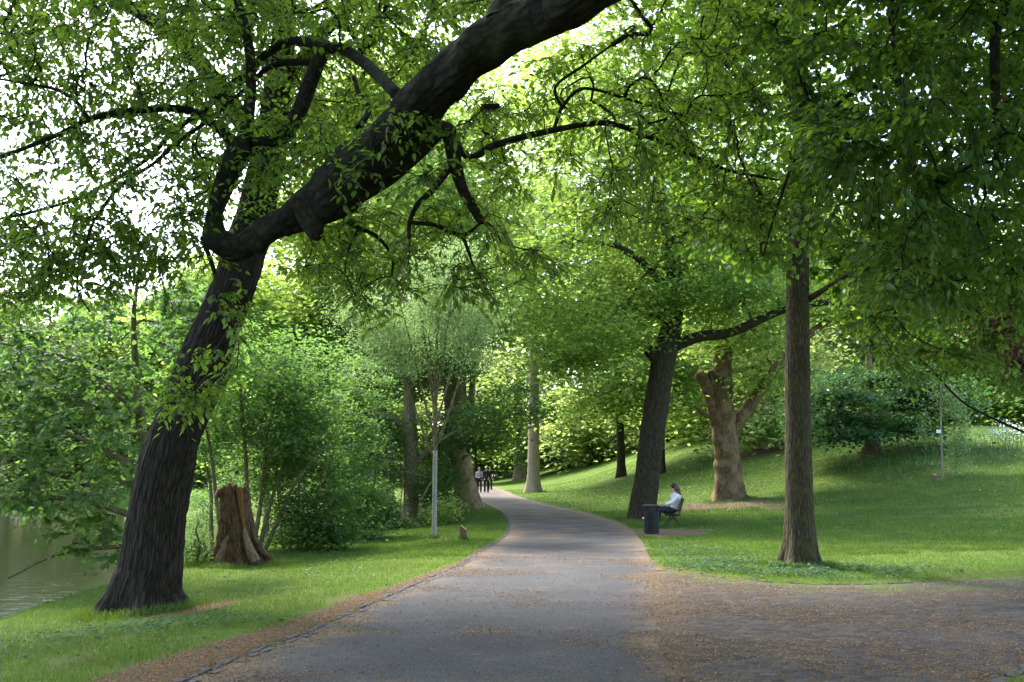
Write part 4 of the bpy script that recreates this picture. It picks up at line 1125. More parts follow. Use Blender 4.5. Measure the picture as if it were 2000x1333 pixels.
R6 = rng_of(520)
def simple_tree(name, label, px, py, trunk, bark, leafm, ells, seed, n_leaf=90, sig=(.9,.9,.3), L=(.2,.32), flare=(.5,.7,5), group=None, limbs=(), Yset=None, sides=20, rough=.05, step=.9, cat="tree"):
    r = rng_of(seed)
    g = G(px, py); Y = float(g[1])
    s = [sk([(a, b, Y, c) for a, b, c in trunk], sides=sides, flare=flare, rough=rough, **{'from': .5})]
    for l in limbs: s.append(sk([(a, b, Y + d, c) for a, b, c, d in l], sides=8, rough=.08))
    att = np.concatenate([att_ell(e[0], e[1], e[2], e[3], Y + e[6], e[4], e[5], r, .5, -.35) for e in ells]) if ells else None
    return make_tree(name, label, g, s, bark, leafm, att, 'far', seed, cat=cat, group=group, br_kw=dict(r_tip=.012 * Y / 40, rmax=.2), leaf_kw=dict(n_leaf=n_leaf, sig=sig, L=L), grow_kw=dict(step=step))

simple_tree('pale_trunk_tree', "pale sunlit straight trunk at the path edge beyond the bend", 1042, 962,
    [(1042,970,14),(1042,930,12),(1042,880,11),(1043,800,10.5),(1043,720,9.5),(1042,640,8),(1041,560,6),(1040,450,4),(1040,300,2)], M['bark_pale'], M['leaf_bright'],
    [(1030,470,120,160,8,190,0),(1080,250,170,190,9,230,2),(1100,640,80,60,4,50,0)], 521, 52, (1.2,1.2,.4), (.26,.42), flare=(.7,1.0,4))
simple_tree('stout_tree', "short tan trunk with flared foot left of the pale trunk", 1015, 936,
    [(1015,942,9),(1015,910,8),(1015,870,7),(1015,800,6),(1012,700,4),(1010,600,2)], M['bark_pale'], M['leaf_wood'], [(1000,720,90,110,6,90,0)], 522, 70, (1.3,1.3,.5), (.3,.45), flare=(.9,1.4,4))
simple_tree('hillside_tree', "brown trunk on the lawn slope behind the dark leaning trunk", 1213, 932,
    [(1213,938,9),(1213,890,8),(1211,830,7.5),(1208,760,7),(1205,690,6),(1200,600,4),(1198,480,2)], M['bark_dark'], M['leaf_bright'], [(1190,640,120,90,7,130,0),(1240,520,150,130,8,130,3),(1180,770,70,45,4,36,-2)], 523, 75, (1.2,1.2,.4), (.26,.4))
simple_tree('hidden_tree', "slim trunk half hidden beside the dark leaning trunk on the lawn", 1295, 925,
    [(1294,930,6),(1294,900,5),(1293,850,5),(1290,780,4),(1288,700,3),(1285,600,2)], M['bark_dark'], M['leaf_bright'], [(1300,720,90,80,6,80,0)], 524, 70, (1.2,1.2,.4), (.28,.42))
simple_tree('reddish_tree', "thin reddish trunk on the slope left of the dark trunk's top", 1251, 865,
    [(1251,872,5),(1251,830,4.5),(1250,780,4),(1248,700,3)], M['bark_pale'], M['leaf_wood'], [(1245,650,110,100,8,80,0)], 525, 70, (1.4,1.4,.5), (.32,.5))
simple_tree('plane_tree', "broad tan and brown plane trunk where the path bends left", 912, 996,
    [(915,1004,22),(911,970,21),(904,930,20),(899,890,20),(899,850,19),(896,800,18),(892,740,17),(888,660,13),(884,560,10),(880,420,7),(878,250,4)], M['bark_plane_sunlit'], M['leaf_bright'],
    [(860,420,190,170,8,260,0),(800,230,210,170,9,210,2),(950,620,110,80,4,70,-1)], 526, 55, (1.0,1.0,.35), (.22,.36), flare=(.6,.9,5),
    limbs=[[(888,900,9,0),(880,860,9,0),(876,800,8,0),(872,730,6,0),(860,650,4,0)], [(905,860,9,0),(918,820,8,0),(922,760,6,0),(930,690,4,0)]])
simple_tree('mossy_tree', "mossy mid-brown trunk rising out of the shrubs left of the white stem", 803, 1018,
    [(803,1026,16),(803,980,14.5),(804,930,14),(803,880,14),(801,840,13.5),(800,800,12),(798,740,10),(794,660,7),(790,560,5),(788,450,3)], M['bark_moss'], M['leaf_shrub'],
    [(715,850,75,50,2.5,70,.5),(915,840,85,45,2.5,30,-.5),(800,690,150,90,4,110,1),(985,790,85,45,2.2,20,-1),(700,930,60,40,2,40,1)], 527, 90, (.55,.55,.16), (.13,.22), flare=(.4,.6,5),
    limbs=[[(796,850,7,0),(775,822,6,-.3),(735,808,5,-.6),(690,798,3,-1)], [(808,915,6,0),(845,872,5,-.5),(900,840,4,-1),(965,818,2.5,-1.6)], [(797,920,6,0),(770,895,5,-.4),(740,880,3,-.8)]], step=.5)

# slim young tree with the pale painted stem
R7 = rng_of(530)
g = G(848, 1052); Y = float(g[1])
def band(tb, root): pass
young = make_tree('young_tree', "slim young tree with pale whitewashed stem and feathery blue-green crown", g, [
    sk([(848,1056,Y,4.8),(849,960,Y,4.4),(850,880,Y,4.2)], sides=12, rough=.03, grow=False)], M['bark_white'], None, None, 'far', 531, trunk_name='whitewashed_stem')
tb = MB(); nodes = []
for i, s in enumerate([[(850,880,Y,4.8),(850,820,Y,4.3),(851,760,Y,3.8),(853,680,Y,3),(853,600,Y,2.2),(853,500,Y,1.2)]] +
        [[(850,900 - 22 * k,Y,2.4),(850 + dx * .3,830 - 24 * k,Y + dy * .3,2.1),(850 + dx * .62,740 - 26 * k,Y + dy * .6,1.6),(850 + dx,640 - 26 * k,Y + dy,.9)] for k, (dx, dy) in enumerate([(-95,.4),(90,-.5),(-70,-.8),(75,.8),(-40,.6),(45,-.6),(-55,0)])]):
    p, rd = skel_world(s); rr = catmull(np.c_[p, rd], 7); tube(tb, rr[:, :3], rr[:, 3], 7, .04, None, i); nodes.append(rr[6:, :3])
tb.build('trunk', M['bark_moss'], young, True, 'bark')
att = np.concatenate([att_ell(835,600,140,150,Y,2.0,150,R7,.5,-.1), att_ell(750,660,90,70,Y,1.4,50,R7,.5,-.2), att_ell(915,640,70,130,Y,1.5,60,R7,.5,-.2), att_ell(840,480,110,90,Y,1.5,60,R7,.5,-.2), att_ell(700,600,60,50,Y,1.2,24,R7,.5)])
Nn, par, tips, n0 = grow(np.concatenate(nodes), att, R7, step=.3, sag=-.02)
bm_ = MB(); lm = MB(); branch_mesh(bm_, Nn, par, tips, n0, r_tip=.006, expo=.3); link_cores(bm_, nodes); far_clumps(lm, Nn, tips, R7, 84, (.34,.34,.15), (.06,.12), .55, FAR_T, .9)
bm_.build('branches', M['bark_twig'], young, False, 'bark'); lm.build('crown', M['leaf_feather'], young, False, 'leaf')
M['teal'] = plain("teal_paint", (.16,.26,.26), .6, .2, .3, 60)
tb = MB(); p, rd = skel_world([(848.8,972,Y,4.7),(848.9,968,Y,4.7),(849,964,Y,4.7)]); tube(tb, p, rd, 12, 0, None, 1, cap=False); tb.build('painted_band', M['teal'], young, True, 'bark')

# dark low maple and its tan foot on the hill
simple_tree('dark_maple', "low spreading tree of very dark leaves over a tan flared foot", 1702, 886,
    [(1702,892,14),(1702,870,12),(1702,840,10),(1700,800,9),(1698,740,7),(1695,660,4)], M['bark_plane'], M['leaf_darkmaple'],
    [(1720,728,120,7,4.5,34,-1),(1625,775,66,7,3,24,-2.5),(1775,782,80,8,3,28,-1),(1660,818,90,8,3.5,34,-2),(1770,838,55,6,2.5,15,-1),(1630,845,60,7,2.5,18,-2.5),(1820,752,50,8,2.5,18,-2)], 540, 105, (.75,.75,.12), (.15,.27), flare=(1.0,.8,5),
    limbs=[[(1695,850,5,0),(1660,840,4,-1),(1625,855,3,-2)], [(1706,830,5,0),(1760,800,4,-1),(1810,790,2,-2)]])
simple_tree('round_shrub', "rounded dark green bush casting a shadow on the lawn slope", 1130, 906,
    [(1130,910,6),(1130,895,5),(1128,870,4),(1125,840,2)], M['bark_dark'], M['leaf_shrub'],
    [(1120,862,105,40,5,120,0),(1130,810,80,40,4,60,1),(1185,870,50,25,3,36,0),(1060,880,45,22,2.5,30,-.5)], 541, 80, (1.0,1.0,.35), (.26,.4), flare=None, cat="shrub")
simple_tree('rooted_tree', "distant tree with wide brown root plate on the slope right of the forked plane", 1495, 873,
    [(1495,878,9),(1495,850,8),(1494,810,7.5),(1492,740,6),(1490,640,4)], M['bark_pale'], M['leaf_wood'], [(1495,690,110,110,7,120,2),(1490,825,60,25,3,30,-2)], 542, 75, (1.2,1.2,.4), (.28,.42), flare=(2.2,.8,5))
# weeping sapling on the right
R8 = rng_of(550)
g = G(1841, 935); Y = float(g[1])
wp = make_tree('weeping_sapling', "thin pale stemmed sapling with hanging twigs on the right lawn", g, [
    sk([(1841,938,Y,2.4),(1840,900,Y,2.2),(1838,850,Y,2.1),(1837,800,Y,1.8),(1838,745,Y,1.4)], sides=8),
], M['bark_pale'], None, None, 'far', 551, parts=True)
tb = MB(); nodes = []
for i_, d_s in enumerate([
    sk([(1838,800,Y,1.6),(1850,775,Y,1.5),(1862,800,Y,1.2),(1866,850,Y,.9),(1870,905,Y,.6)], sides=5),
    sk([(1838,790,Y,1.6),(1820,770,Y,1.3),(1808,810,Y,1.0),(1805,880,Y,.6)], sides=5),
    sk([(1838,770,Y,1.6),(1858,745,Y,1.5),(1880,790,Y,1.2),(1885,860,Y,.7)], sides=5)]):
    p, rd = skel_world(d_s['p']); rr = catmull(np.c_[p, rd * .45], 6); tube(tb, rr[:, :3], rr[:, 3], 5, .1, None, i_); nodes.append(rr[:, :3])
tb.build('hanging_twigs', M['bark_twig'], wp, True, 'bark')
att = np.concatenate([att_ell(1866,880,14,50,Y,.5,50,R8), att_ell(1808,850,8,45,Y,.3,16,R8), att_ell(1850,775,40,35,Y,1,60,R8), att_ell(1882,830,12,50,Y,.4,26,R8)])
Nn, par, tips, n0 = grow(np.concatenate(nodes), att, R8, step=.3, sag=.02)
bm_ = MB(); lm = MB(); branch_mesh(bm_, Nn, par, tips, n0, r_tip=.004, rmax=.03); link_cores(bm_, nodes); far_clumps(lm, Nn, tips, R8, 24, (.14,.14,.22), (.07,.12), .8)
bm_.build('branches', M['bark_twig'], wp, False, 'bark'); lm.build('crown', M['leaf_feather'], wp, False, 'leaf')

# ------------------------------------------------------------------ bank tree over the pond, shrubs along the bank
R9 = rng_of(600)
bx, by = -7.3, 20.0
bpx = 1000 + bx / by * F
bank_sk = [
    dict(p=[(bx,by,gz(bx,by)-.1,.16),(bx-.05,by,.8,.13),(bx-.1,by+.1,2.2,.11),(bx-.3,by+.1,3.6,.08),(bx-.4,by,5.0,.05),(bx-.3,by,6.2,.025)], w=True, sides=12),
    dict(p=[(bx,by,.9,.07),(bx-1.2,by-.4,1.3,.05),(bx-2.6,by-.8,1.3,.03),(bx-3.6,by-1,.9,.015)], w=True, sides=7),
    dict(p=[(bx,by,1.8,.06),(bx-1.5,by+.5,2.5,.045),(bx-3.2,by+.6,2.7,.03),(bx-4.4,by+.5,2.4,.015)], w=True, sides=7),
    dict(p=[(bx-.1,by,.4,.05),(bx-1.5,by-.2,.25,.035),(bx-2.4,by-.4,-.2,.02)], w=True, sides=7),
    dict(p=[(bx-.2,by,3.0,.06),(bx-1.5,by,4.0,.045),(bx-3.0,by-.3,4.4,.02)], w=True, sides=7),
    dict(p=[(bx,by,2.4,.05),(bx+1.0,by+.3,3.2,.04),(bx+1.5,by+.4,4.2,.02)], w=True, sides=7),
]
att = np.concatenate([
    att_poly([(-140,760),(120,720),(280,740),(300,900),(210,985),(60,1000),(-140,960)], 17.5, 22.5, 240, R9, -.35, 1.2),
    att_poly([(20,1000),(120,980),(230,1000),(240,1090),(170,1100),(80,1040)], 18.5, 21.5, 24, R9, -.25, 1.2),
    att_poly([(-140,590),(200,560),(360,540),(420,620),(280,740),(-140,760)], 18.0, 24, 190, R9, -.25, .9),
    att_poly([(300,560),(480,560),(480,700),(420,800),(330,740)], 18.5, 23, 50, R9, -.3, .9),
])
make_tree('bank_tree', "bushy bright green tree spreading over the pond behind the leaning trunk", (bx, by, gz(bx, by)), bank_sk, M['bark_moss'], M['leaf_bank'], att, 'near', 601,
          br_kw=dict(r_tip=.005, rmax=.06), leaf_kw=dict(n_sub=11, sub_len=(.22,.55), spacing=.07, L=(.06,.115), tw=.0025, width=1.2, tmpl=STAR_T*np.array([1,.8,1]), flat=.2, droop=.3), grow_kw=dict(step=.3))

def shrub(name, label, px, py, stems, ells, leafm, seed, n_leaf=110, sig=(.34,.34,.14), L=(.07,.12), dy=0.0, cat="shrub", bark='bark_moss', group="shrubs along the pond bank", sr=.03, step=.4, width=1.0):
    r = rng_of(seed)
    g = G(px, py); Y = float(g[1]) + dy
    x = (px - 1000) / F * Y; z = gz(x, Y)
    root = empty(name, (x, Y, z), label, cat, group)
    tb = MB(); nodes = []; cores = []
    for k, (dx, top, lean) in enumerate(stems):
        zt = CAMH + (HZ - top) * Y / F
        p = np.array([(x + dx * Y / F, Y + r.uniform(-.2, .2), z - .08), (x + (dx + lean * .25) * Y / F, Y + r.uniform(-.3, .3), z + (zt - z) * .35), (x + (dx + lean * .6) * Y / F, Y + r.uniform(-.5, .5), z + (zt - z) * .7), (x + (dx + lean) * Y / F, Y + r.uniform(-.7, .7), zt)])
        rr = catmull(np.c_[p, [sr, sr * .8, sr * .6, sr * .25]], 6); tube(tb, rr[:, :3], rr[:, 3], 8, .08, None, seed + k); nodes.append(rr[3:, :3]); cores.append(rr[:, :3])
    tb.build('stems', M[bark], root, True, 'bark')
    att = np.concatenate([att_ell(e[0], e[1], e[2] * 1.08, e[3] * 1.15, Y + e[6], e[4], e[5], r, .42, None) for e in ells])
    att = att[noise3(att, 1.0) > -.35]
    att = att[att[:, 2] > terrain(att[:, 0], att[:, 1]) + .15]
    Nn, par, tips, n0 = grow(np.concatenate(nodes), att, r, step=step, sag=.08)
    bm_ = MB(); lm = MB(); branch_mesh(bm_, Nn, par, tips, n0, r_tip=.005, rmax=.05); link_cores(bm_, cores); far_clumps(lm, Nn, tips, r, n_leaf, sig, L, width)
    bm_.build('branches', M[bark], root, False, 'bark'); lm.build('crown', M[leafm], root, False, 'leaf')
    return root

shrub('tall_shrub', "tall multi-stemmed shrub with olive stems rising right behind the stump", 497, 1088,
      [(-5,660,-20),(8,740,45),(-50,790,-45),(15,820,80),(-70,900,-20),(25,880,110)],
      [(480,740,110,120,1.6,130,0),(570,850,75,90,1.4,80,.3),(415,850,50,60,1.2,40,.8),(590,740,80,90,1.4,70,.6)], 'leaf_bank', 610, 62, (.30,.30,.11), (.085,.15), dy=1.2, sr=.07)
shrub('dark_scrub', "low dark scrub between the leaning trunk and the stump", 385, 1112, [(-10,1020,-20),(10,1000,15),(25,1040,35)],
      [(383,1075,18,26,.5,22,0),(385,1000,14,40,.7,16,1.2)], 'leaf_shrub', 611, 50, (.16,.16,.1), (.05,.09), dy=1.0)
shrub('bank_thicket', "low leafy thicket on the bank visible between the leaning trunk and the stump", 440, 1062, [(-20,960,-25),(0,930,5),(25,960,30)],
      [(430,985,52,70,1.2,70,0),(395,1010,40,50,1.0,40,.4),(470,940,50,60,1.2,40,.6)], 'leaf_bank', 617, 64, (.3,.3,.12), (.08,.14), dy=2.2)
shrub('leafy_shrub', "dense leafy shrub right of the stump at the grass edge", 590, 1078, [(-25,860,-45),(0,820,0),(25,850,40),(40,960,60)],
      [(580,930,80,105,1.3,120,0),(625,1000,70,65,1.0,70,-.3),(610,820,90,90,1.5,70,1),(565,1052,55,18,.6,30,-.4),(625,1045,50,20,.6,34,-.6)], 'leaf_shrub', 612, 64, (.27,.27,.11), (.08,.14), dy=.8)
shrub('dense_shrub', "dense shrub with greyish leaves midway along the bank left of the mossy trunk", 690, 1056, [(-30,830,-50),(0,780,0),(30,840,45),(45,960,50)],
      [(672,920,72,105,1.4,120,0),(690,1000,52,50,1.0,60,-.4),(680,1038,60,16,.6,36,-.7),(680,790,80,85,1.5,80,.8)], 'leaf_bank', 613, 64, (.3,.3,.11), (.09,.16), dy=1.0)
shrub('wide_shrub', "wide dark shrub round the foot of the mossy trunk", 785, 1036, [(-25,930,-40),(0,900,5),(25,930,40)],
      [(726,985,34,45,1.0,60,0),(728,905,38,45,1.2,40,1.8),(838,965,18,55,.8,36,3.5),(765,1022,26,8,.5,14,-.6)], 'leaf_shrub', 614, 80, (.3,.3,.14), (.09,.15), dy=1.2)
shrub('pale_leaf_shrub', "small low shrub with bright pale leaves right of the white stem", 882, 1024, [(-15,985,-20),(0,970,0),(12,985,20)],
      [(880,1008,34,26,.7,40,0),(862,1018,30,20,.6,20,0)], 'leaf_bright', 615, 50, (.22,.22,.12), (.10,.16), dy=.3)
shrub('hedge_shrub', "dark shrub filling the gap in front of the plane trunk", 868, 1012, [(-15,900,-20),(5,880,5),(15,920,20)],
      [(862,955,22,55,1.0,60,0),(858,880,26,45,1.2,36,.6)], 'leaf_shrub', 616, 80, (.3,.3,.16), (.10,.17), dy=4.0)

# ------------------------------------------------------------------ taller trees behind the shrubs and across the pond
def tall(name, label, px, Y, trunk_r, ells, leafm, seed, bark='bark_moss', n_leaf=56, sig=(1.0,1.0,.35), L=(.22,.36), group="taller trees behind the bank", lean=0):
    r = rng_of(seed)
    x = (px - 1000) / F * Y; z = gz(x, Y)
    by_ = HZ + (CAMH - z) * F / Y
    top = min(e[1] - e[3] * .3 for e in ells)
    tr = [(px, by_ + 6, Y, trunk_r), (px + lean * .1, by_ - 60, Y, trunk_r * .85), (px + lean * .5, (by_ + top) / 2, Y, trunk_r * .6), (px + lean, top, Y, trunk_r * .15)]
    att = np.concatenate([att_ell(e[0], e[1], e[2], e[3], Y + e[6], e[4], e[5], r, .5, -.35) for e in ells])
    att = att[att[:, 2] > terrain(att[:, 0], att[:, 1]) + .6]
    return make_tree(name, label, (x, Y, z), [sk(tr, sides=12, flare=(.5, .7, 5), **{'from': .3})], M[bark], M[leafm], att, 'far', seed, group=group,
                     br_kw=dict(r_tip=.012 * Y / 45, rmax=.2), leaf_kw=dict(n_leaf=n_leaf, sig=sig, L=L), grow_kw=dict(step=1.0))
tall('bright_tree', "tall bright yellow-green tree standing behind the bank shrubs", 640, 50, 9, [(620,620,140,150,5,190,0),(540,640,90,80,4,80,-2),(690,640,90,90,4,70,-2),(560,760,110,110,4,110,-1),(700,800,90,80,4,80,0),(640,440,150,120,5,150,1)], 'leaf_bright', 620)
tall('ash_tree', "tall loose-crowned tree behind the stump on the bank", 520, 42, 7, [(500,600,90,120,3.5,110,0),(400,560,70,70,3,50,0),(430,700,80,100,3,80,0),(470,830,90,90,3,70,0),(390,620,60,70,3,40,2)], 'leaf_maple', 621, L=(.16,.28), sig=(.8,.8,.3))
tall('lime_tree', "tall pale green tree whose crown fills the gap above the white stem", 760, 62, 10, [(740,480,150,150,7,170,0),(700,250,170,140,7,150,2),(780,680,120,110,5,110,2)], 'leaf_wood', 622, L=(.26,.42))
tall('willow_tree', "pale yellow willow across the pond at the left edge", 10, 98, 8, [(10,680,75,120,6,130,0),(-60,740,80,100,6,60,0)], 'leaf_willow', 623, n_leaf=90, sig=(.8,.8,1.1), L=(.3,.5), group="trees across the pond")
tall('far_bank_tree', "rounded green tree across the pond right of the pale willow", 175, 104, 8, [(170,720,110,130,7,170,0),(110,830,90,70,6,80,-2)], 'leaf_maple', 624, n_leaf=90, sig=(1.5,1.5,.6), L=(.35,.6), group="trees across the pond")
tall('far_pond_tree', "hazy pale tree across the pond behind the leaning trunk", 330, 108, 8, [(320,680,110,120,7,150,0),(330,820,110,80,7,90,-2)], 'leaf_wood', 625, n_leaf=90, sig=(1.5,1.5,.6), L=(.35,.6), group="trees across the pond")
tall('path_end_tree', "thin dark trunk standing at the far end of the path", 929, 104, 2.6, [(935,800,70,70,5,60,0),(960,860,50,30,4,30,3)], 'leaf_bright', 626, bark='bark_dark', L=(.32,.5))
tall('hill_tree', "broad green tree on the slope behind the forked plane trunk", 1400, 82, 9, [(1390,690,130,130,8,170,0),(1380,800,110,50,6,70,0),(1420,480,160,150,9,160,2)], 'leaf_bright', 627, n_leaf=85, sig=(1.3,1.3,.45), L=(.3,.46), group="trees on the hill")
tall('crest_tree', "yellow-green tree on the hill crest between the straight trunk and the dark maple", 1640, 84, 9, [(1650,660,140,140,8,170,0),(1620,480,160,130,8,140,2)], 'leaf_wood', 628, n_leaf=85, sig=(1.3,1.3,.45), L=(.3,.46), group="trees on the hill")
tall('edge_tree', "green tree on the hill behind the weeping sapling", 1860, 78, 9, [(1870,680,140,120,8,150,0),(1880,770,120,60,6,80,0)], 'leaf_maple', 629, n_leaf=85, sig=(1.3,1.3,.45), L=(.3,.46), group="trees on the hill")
tall('corner_tree', "tree on the hill at the right edge above the white flowers", 1990, 66, 10, [(2000,640,110,140,6,110,0),(2010,780,90,60,5,60,0)], 'leaf_shrub', 630, n_leaf=85, sig=(1.1,1.1,.4), L=(.26,.4), group="trees on the hill")

# far wood that reads as one mass
def wood(name, label, specs, leafm, seed, n_cl, n_leaf, L, sig):
    r = rng_of(seed); lm = MB(); tb = MB()
    for (x, y, h, rad, low) in specs:
        z = gz(x, y)
        n = n_cl
        d = r.normal(size=(n, 3)); d /= np.linalg.norm(d, axis=1, keepdims=True); d *= (r.uniform(0, 1, n) ** .4)[:, None]
        c = np.array([x, y, z + (h + low) / 2]) + d * np.array([rad, rad, (h - low) / 2])
        c[:, :2] += r.normal(0, rad * .12, (n, 2))
        far_clumps(lm, None, None, r, n_leaf, sig, L, pts=c[c[:, 2] > z + .5])
        pts = np.array([(x, y, z - .2), (x + r.uniform(-.3, .3), y, z + h * .3), (x + r.uniform(-.6, .6), y, z + h * .75)])
        rr = catmull(np.c_[pts, [.38, .28, .08]], 4); tube(tb, rr[:, :3], rr[:, 3], 7, .06, None, int(r.integers(1e6)))
    root = lm.build(name, M[leafm], None, False, 'leaf'); tag(root, label, kind='stuff')
    t = tb.build('trunks', M['bark_dark'], None, True, 'bark'); t.parent = root; t['kind'] = 'stuff'
    return root
RW = rng_of(700)
sp = [(-95 + i * 8.5 + RW.uniform(-2, 2), 112 + RW.uniform(-4, 16), RW.uniform(17, 24), RW.uniform(5, 7), 1.0) for i in range(10)] + [(-92 + i * 5 + RW.uniform(-1.5, 1.5), 102 + RW.uniform(-2, 4), RW.uniform(5, 11), 4.2, 0.1) for i in range(17)]
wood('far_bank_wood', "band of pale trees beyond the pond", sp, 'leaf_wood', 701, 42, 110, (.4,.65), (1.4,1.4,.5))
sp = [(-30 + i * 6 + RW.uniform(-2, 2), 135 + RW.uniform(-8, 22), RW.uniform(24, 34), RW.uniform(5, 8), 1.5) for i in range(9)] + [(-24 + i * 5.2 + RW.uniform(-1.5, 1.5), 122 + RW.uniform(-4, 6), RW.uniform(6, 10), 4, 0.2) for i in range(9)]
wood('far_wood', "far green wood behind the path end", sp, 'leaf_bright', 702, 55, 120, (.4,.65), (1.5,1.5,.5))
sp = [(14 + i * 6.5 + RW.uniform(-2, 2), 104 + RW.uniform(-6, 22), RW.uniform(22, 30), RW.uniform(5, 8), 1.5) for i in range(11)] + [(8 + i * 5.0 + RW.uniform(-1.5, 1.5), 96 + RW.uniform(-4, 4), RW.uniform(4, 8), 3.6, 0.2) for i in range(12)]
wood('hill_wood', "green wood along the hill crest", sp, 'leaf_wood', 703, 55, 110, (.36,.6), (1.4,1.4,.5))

# ------------------------------------------------------------------ broken stump
M['stump'] = bark_mat("stump_wood", (.016,.010,.007), (.075,.045,.03), (.19,.125,.085), 18, 3.5, 1.0, patch=((.17,.09,.045), 4.5), dist=.05)
g = G(462, 1103); Y = float(g[1]); kx = Y / F
r = rng_of(800)
root = empty('tree_stump', g, "broken hollow tree stump with pale flared roots at the grass edge", "stump")
mb = MB(); S_, Rr = 72, 26
Hs = (1101 - 946) * kx
V = []; B = []
th = np.linspace(0, 2 * np.pi, S_, endpoint=False)
jag = .97 + .05 * np.sin(3 * th + 1) + .03 * np.sin(7 * th) - .14 * np.exp(-((th - 5.3) / .35) ** 2)
for i in range(Rr):
    t = i / (Rr - 1)
    z = g[2] - .06 + Hs * t * np.where(t > .6, 1 + (jag - 1) * (t - .6) / .4, 1)
    rad = (30 - 4 * t + 3 * np.sin(th * 2 + 1 + t * 2) + 2 * np.sin(th * 5 + 3 * t) + 2.4 * np.sin(th * 9 + 2 * t) * (1 - t)) * kx
    fl = np.exp(-t / .2) * (.55 + .75 * np.maximum(np.cos(5 * th + .6), -.5) + .25 * np.cos(2 * th))
    rad = rad * (1 + .72 * fl) * (1 + .02 * r.normal(size=S_))
    gash = np.exp(-((th - 4.75) / .22) ** 2) * .16 * np.sin(np.pi * min(1, t * 1.1)); rad = rad * (1 - gash)
    cx_ = g[0] + (-10 * t + 8 * np.exp(-t / .2)) * kx
    V += list(np.stack([cx_ + rad * np.cos(th), g[1] + rad * np.sin(th) * .95, z * np.ones(S_)], -1)); B += list(np.stack([rad * np.cos(th), rad * np.sin(th), np.full(S_, Hs * t)], -1))
top = np.array(V[-S_:])
c = top.mean(0)
for k, (f_, dz) in enumerate(((.78, -.03), (.6, -.35), (.3, -.5))):
    ring = c + (top - c) * np.array([f_, f_, 1]); ring[:, 2] = (top[:, 2] if k == 0 else c[2]) + dz + r.normal(0, .02, S_)
    V += list(ring); B += list(np.stack([ring[:, 0] - c[0], ring[:, 1] - c[1], np.full(S_, Hs + k * .1)], -1))
n_r = Rr + 3
i = np.arange(n_r - 1)[:, None] * S_; j = np.arange(S_)[None]; j2 = (j + 1) % S_
mb.add(V, np.stack([i + j, i + j2, i + S_ + j2, i + S_ + j], -1).reshape(-1, 4), None, B)
mb.build('trunk', M['stump'], root, True, 'bark')
sl = MB()
for (a, b, c2, rr_) in ((452, 956, 948, 13), (472, 957, 951, 9), (428, 958, 953, 9)):
    p, rd = skel_world([(a, b + 14, Y - .1, rr_), (a + 3, b, Y - .1, rr_ * .8), (a + 8, c2, Y - .12, rr_ * .3)]); tube(sl, p, rd, 7, .2, None, a)
sl.build('splinter', M['stump'], root, True, 'bark')
M['bare_wood'] = bark_mat("bare_wood", (.06,.038,.024), (.17,.115,.075), (.30,.22,.155), 34, 4.5, .9)
M['rot_wood'] = bark_mat("rot_wood", (.06,.028,.012), (.17,.075,.028), (.26,.13,.055), 34, 4.5, .8)
def bare(name, mat, pts_):
    mb_ = MB(); p_, rd_ = skel_world([(a_, b_, Y - d_, c_) for a_, b_, c_, d_ in pts_]); rr_ = catmull(np.c_[p_, rd_], 6); tube(mb_, rr_[:, :3], rr_[:, 3], 14, .18, None, int(pts_[0][0]), rough_s=3, ridge=(.12, 9)); mb_.build(name, mat, root, True, 'bark')
bare('bare_root', M['bare_wood'], [(424,1108,9,.36),(431,1088,8,.31),(438,1068,6,.27),(444,1050,3.5,.25),(447,1040,1.5,.23)])
bare('bare_root', M['bare_wood'], [(500,1098,9,.34),(490,1080,9,.32),(483,1060,7,.29),(478,1038,4,.26),(475,1022,1.5,.24)])
bare('bare_root', M['stump'], [(532,1092,4,.05),(515,1080,6,.05),(499,1056,6,.06),(491,1020,3,.06)])
bare('rot_streak', M['rot_wood'], [(468,952,4,.26),(470,975,6,.26),(472,1000,5,.26),(476,1030,3,.27)])

# ------------------------------------------------------------------ small built things
M['iron'] = plain("dark_iron", (.016,.019,.021), .45, .5, .3, 40)
M['slat'] = plain("dark_green_slat", (.010,.013,.013), .55, .4, .3, 25)
M['liner'] = plain("dark_liner", (.012,.014,.016), .7, .2, .2, 20)
M['lid'] = plain("grey_lid", (.03,.034,.04), .75, .2, .2, 30)
M['postwood'] = plain("brown_post", (.15,.085,.06), .8, .2, .4, 25)
M['postend'] = plain("pale_wood_end", (.45,.36,.22), .8, .2, .3, 40)
M['tagwhite'] = plain("white_tag", (.75,.76,.78), .5, .3, .05)

def obox(mb, c, ax, ay, az, hx, hy, hz, bev=.0):
    c, ax, ay, az = [np.asarray(t, float) for t in (c, ax, ay, az)]
    b = min(bev, hx * .45, hy * .45, hz * .45)
    if b <= 0:
        V = [c + ax * sx * hx + ay * sy * hy + az * sz * hz for sz in (-1, 1) for sx, sy in ((-1, -1), (1, -1), (1, 1), (-1, 1))]
        mb.add(V, [(3, 2, 1, 0), (4, 5, 6, 7), (0, 1, 5, 4), (1, 2, 6, 5), (2, 3, 7, 6), (3, 0, 4, 7)]); return
    V = []
    for sz, ins in ((-1, b), (-1, 0), (1, 0), (1, b)):
        zz = sz * (hz if ins else hz - b)
        for sx, sy in ((-1, -1), (1, -1), (1, 1), (-1, 1)):
            V.append(c + ax * sx * (hx - ins) + ay * sy * (hy - ins) + az * zz)
    q = [(3, 2, 1, 0), (12, 13, 14, 15)]
    for L_ in (0, 4, 8):
        for k in range(4): q.append((L_ + k, L_ + (k + 1) % 4, L_ + 4 + (k + 1) % 4, L_ + 4 + k))
    mb.add(V, q)

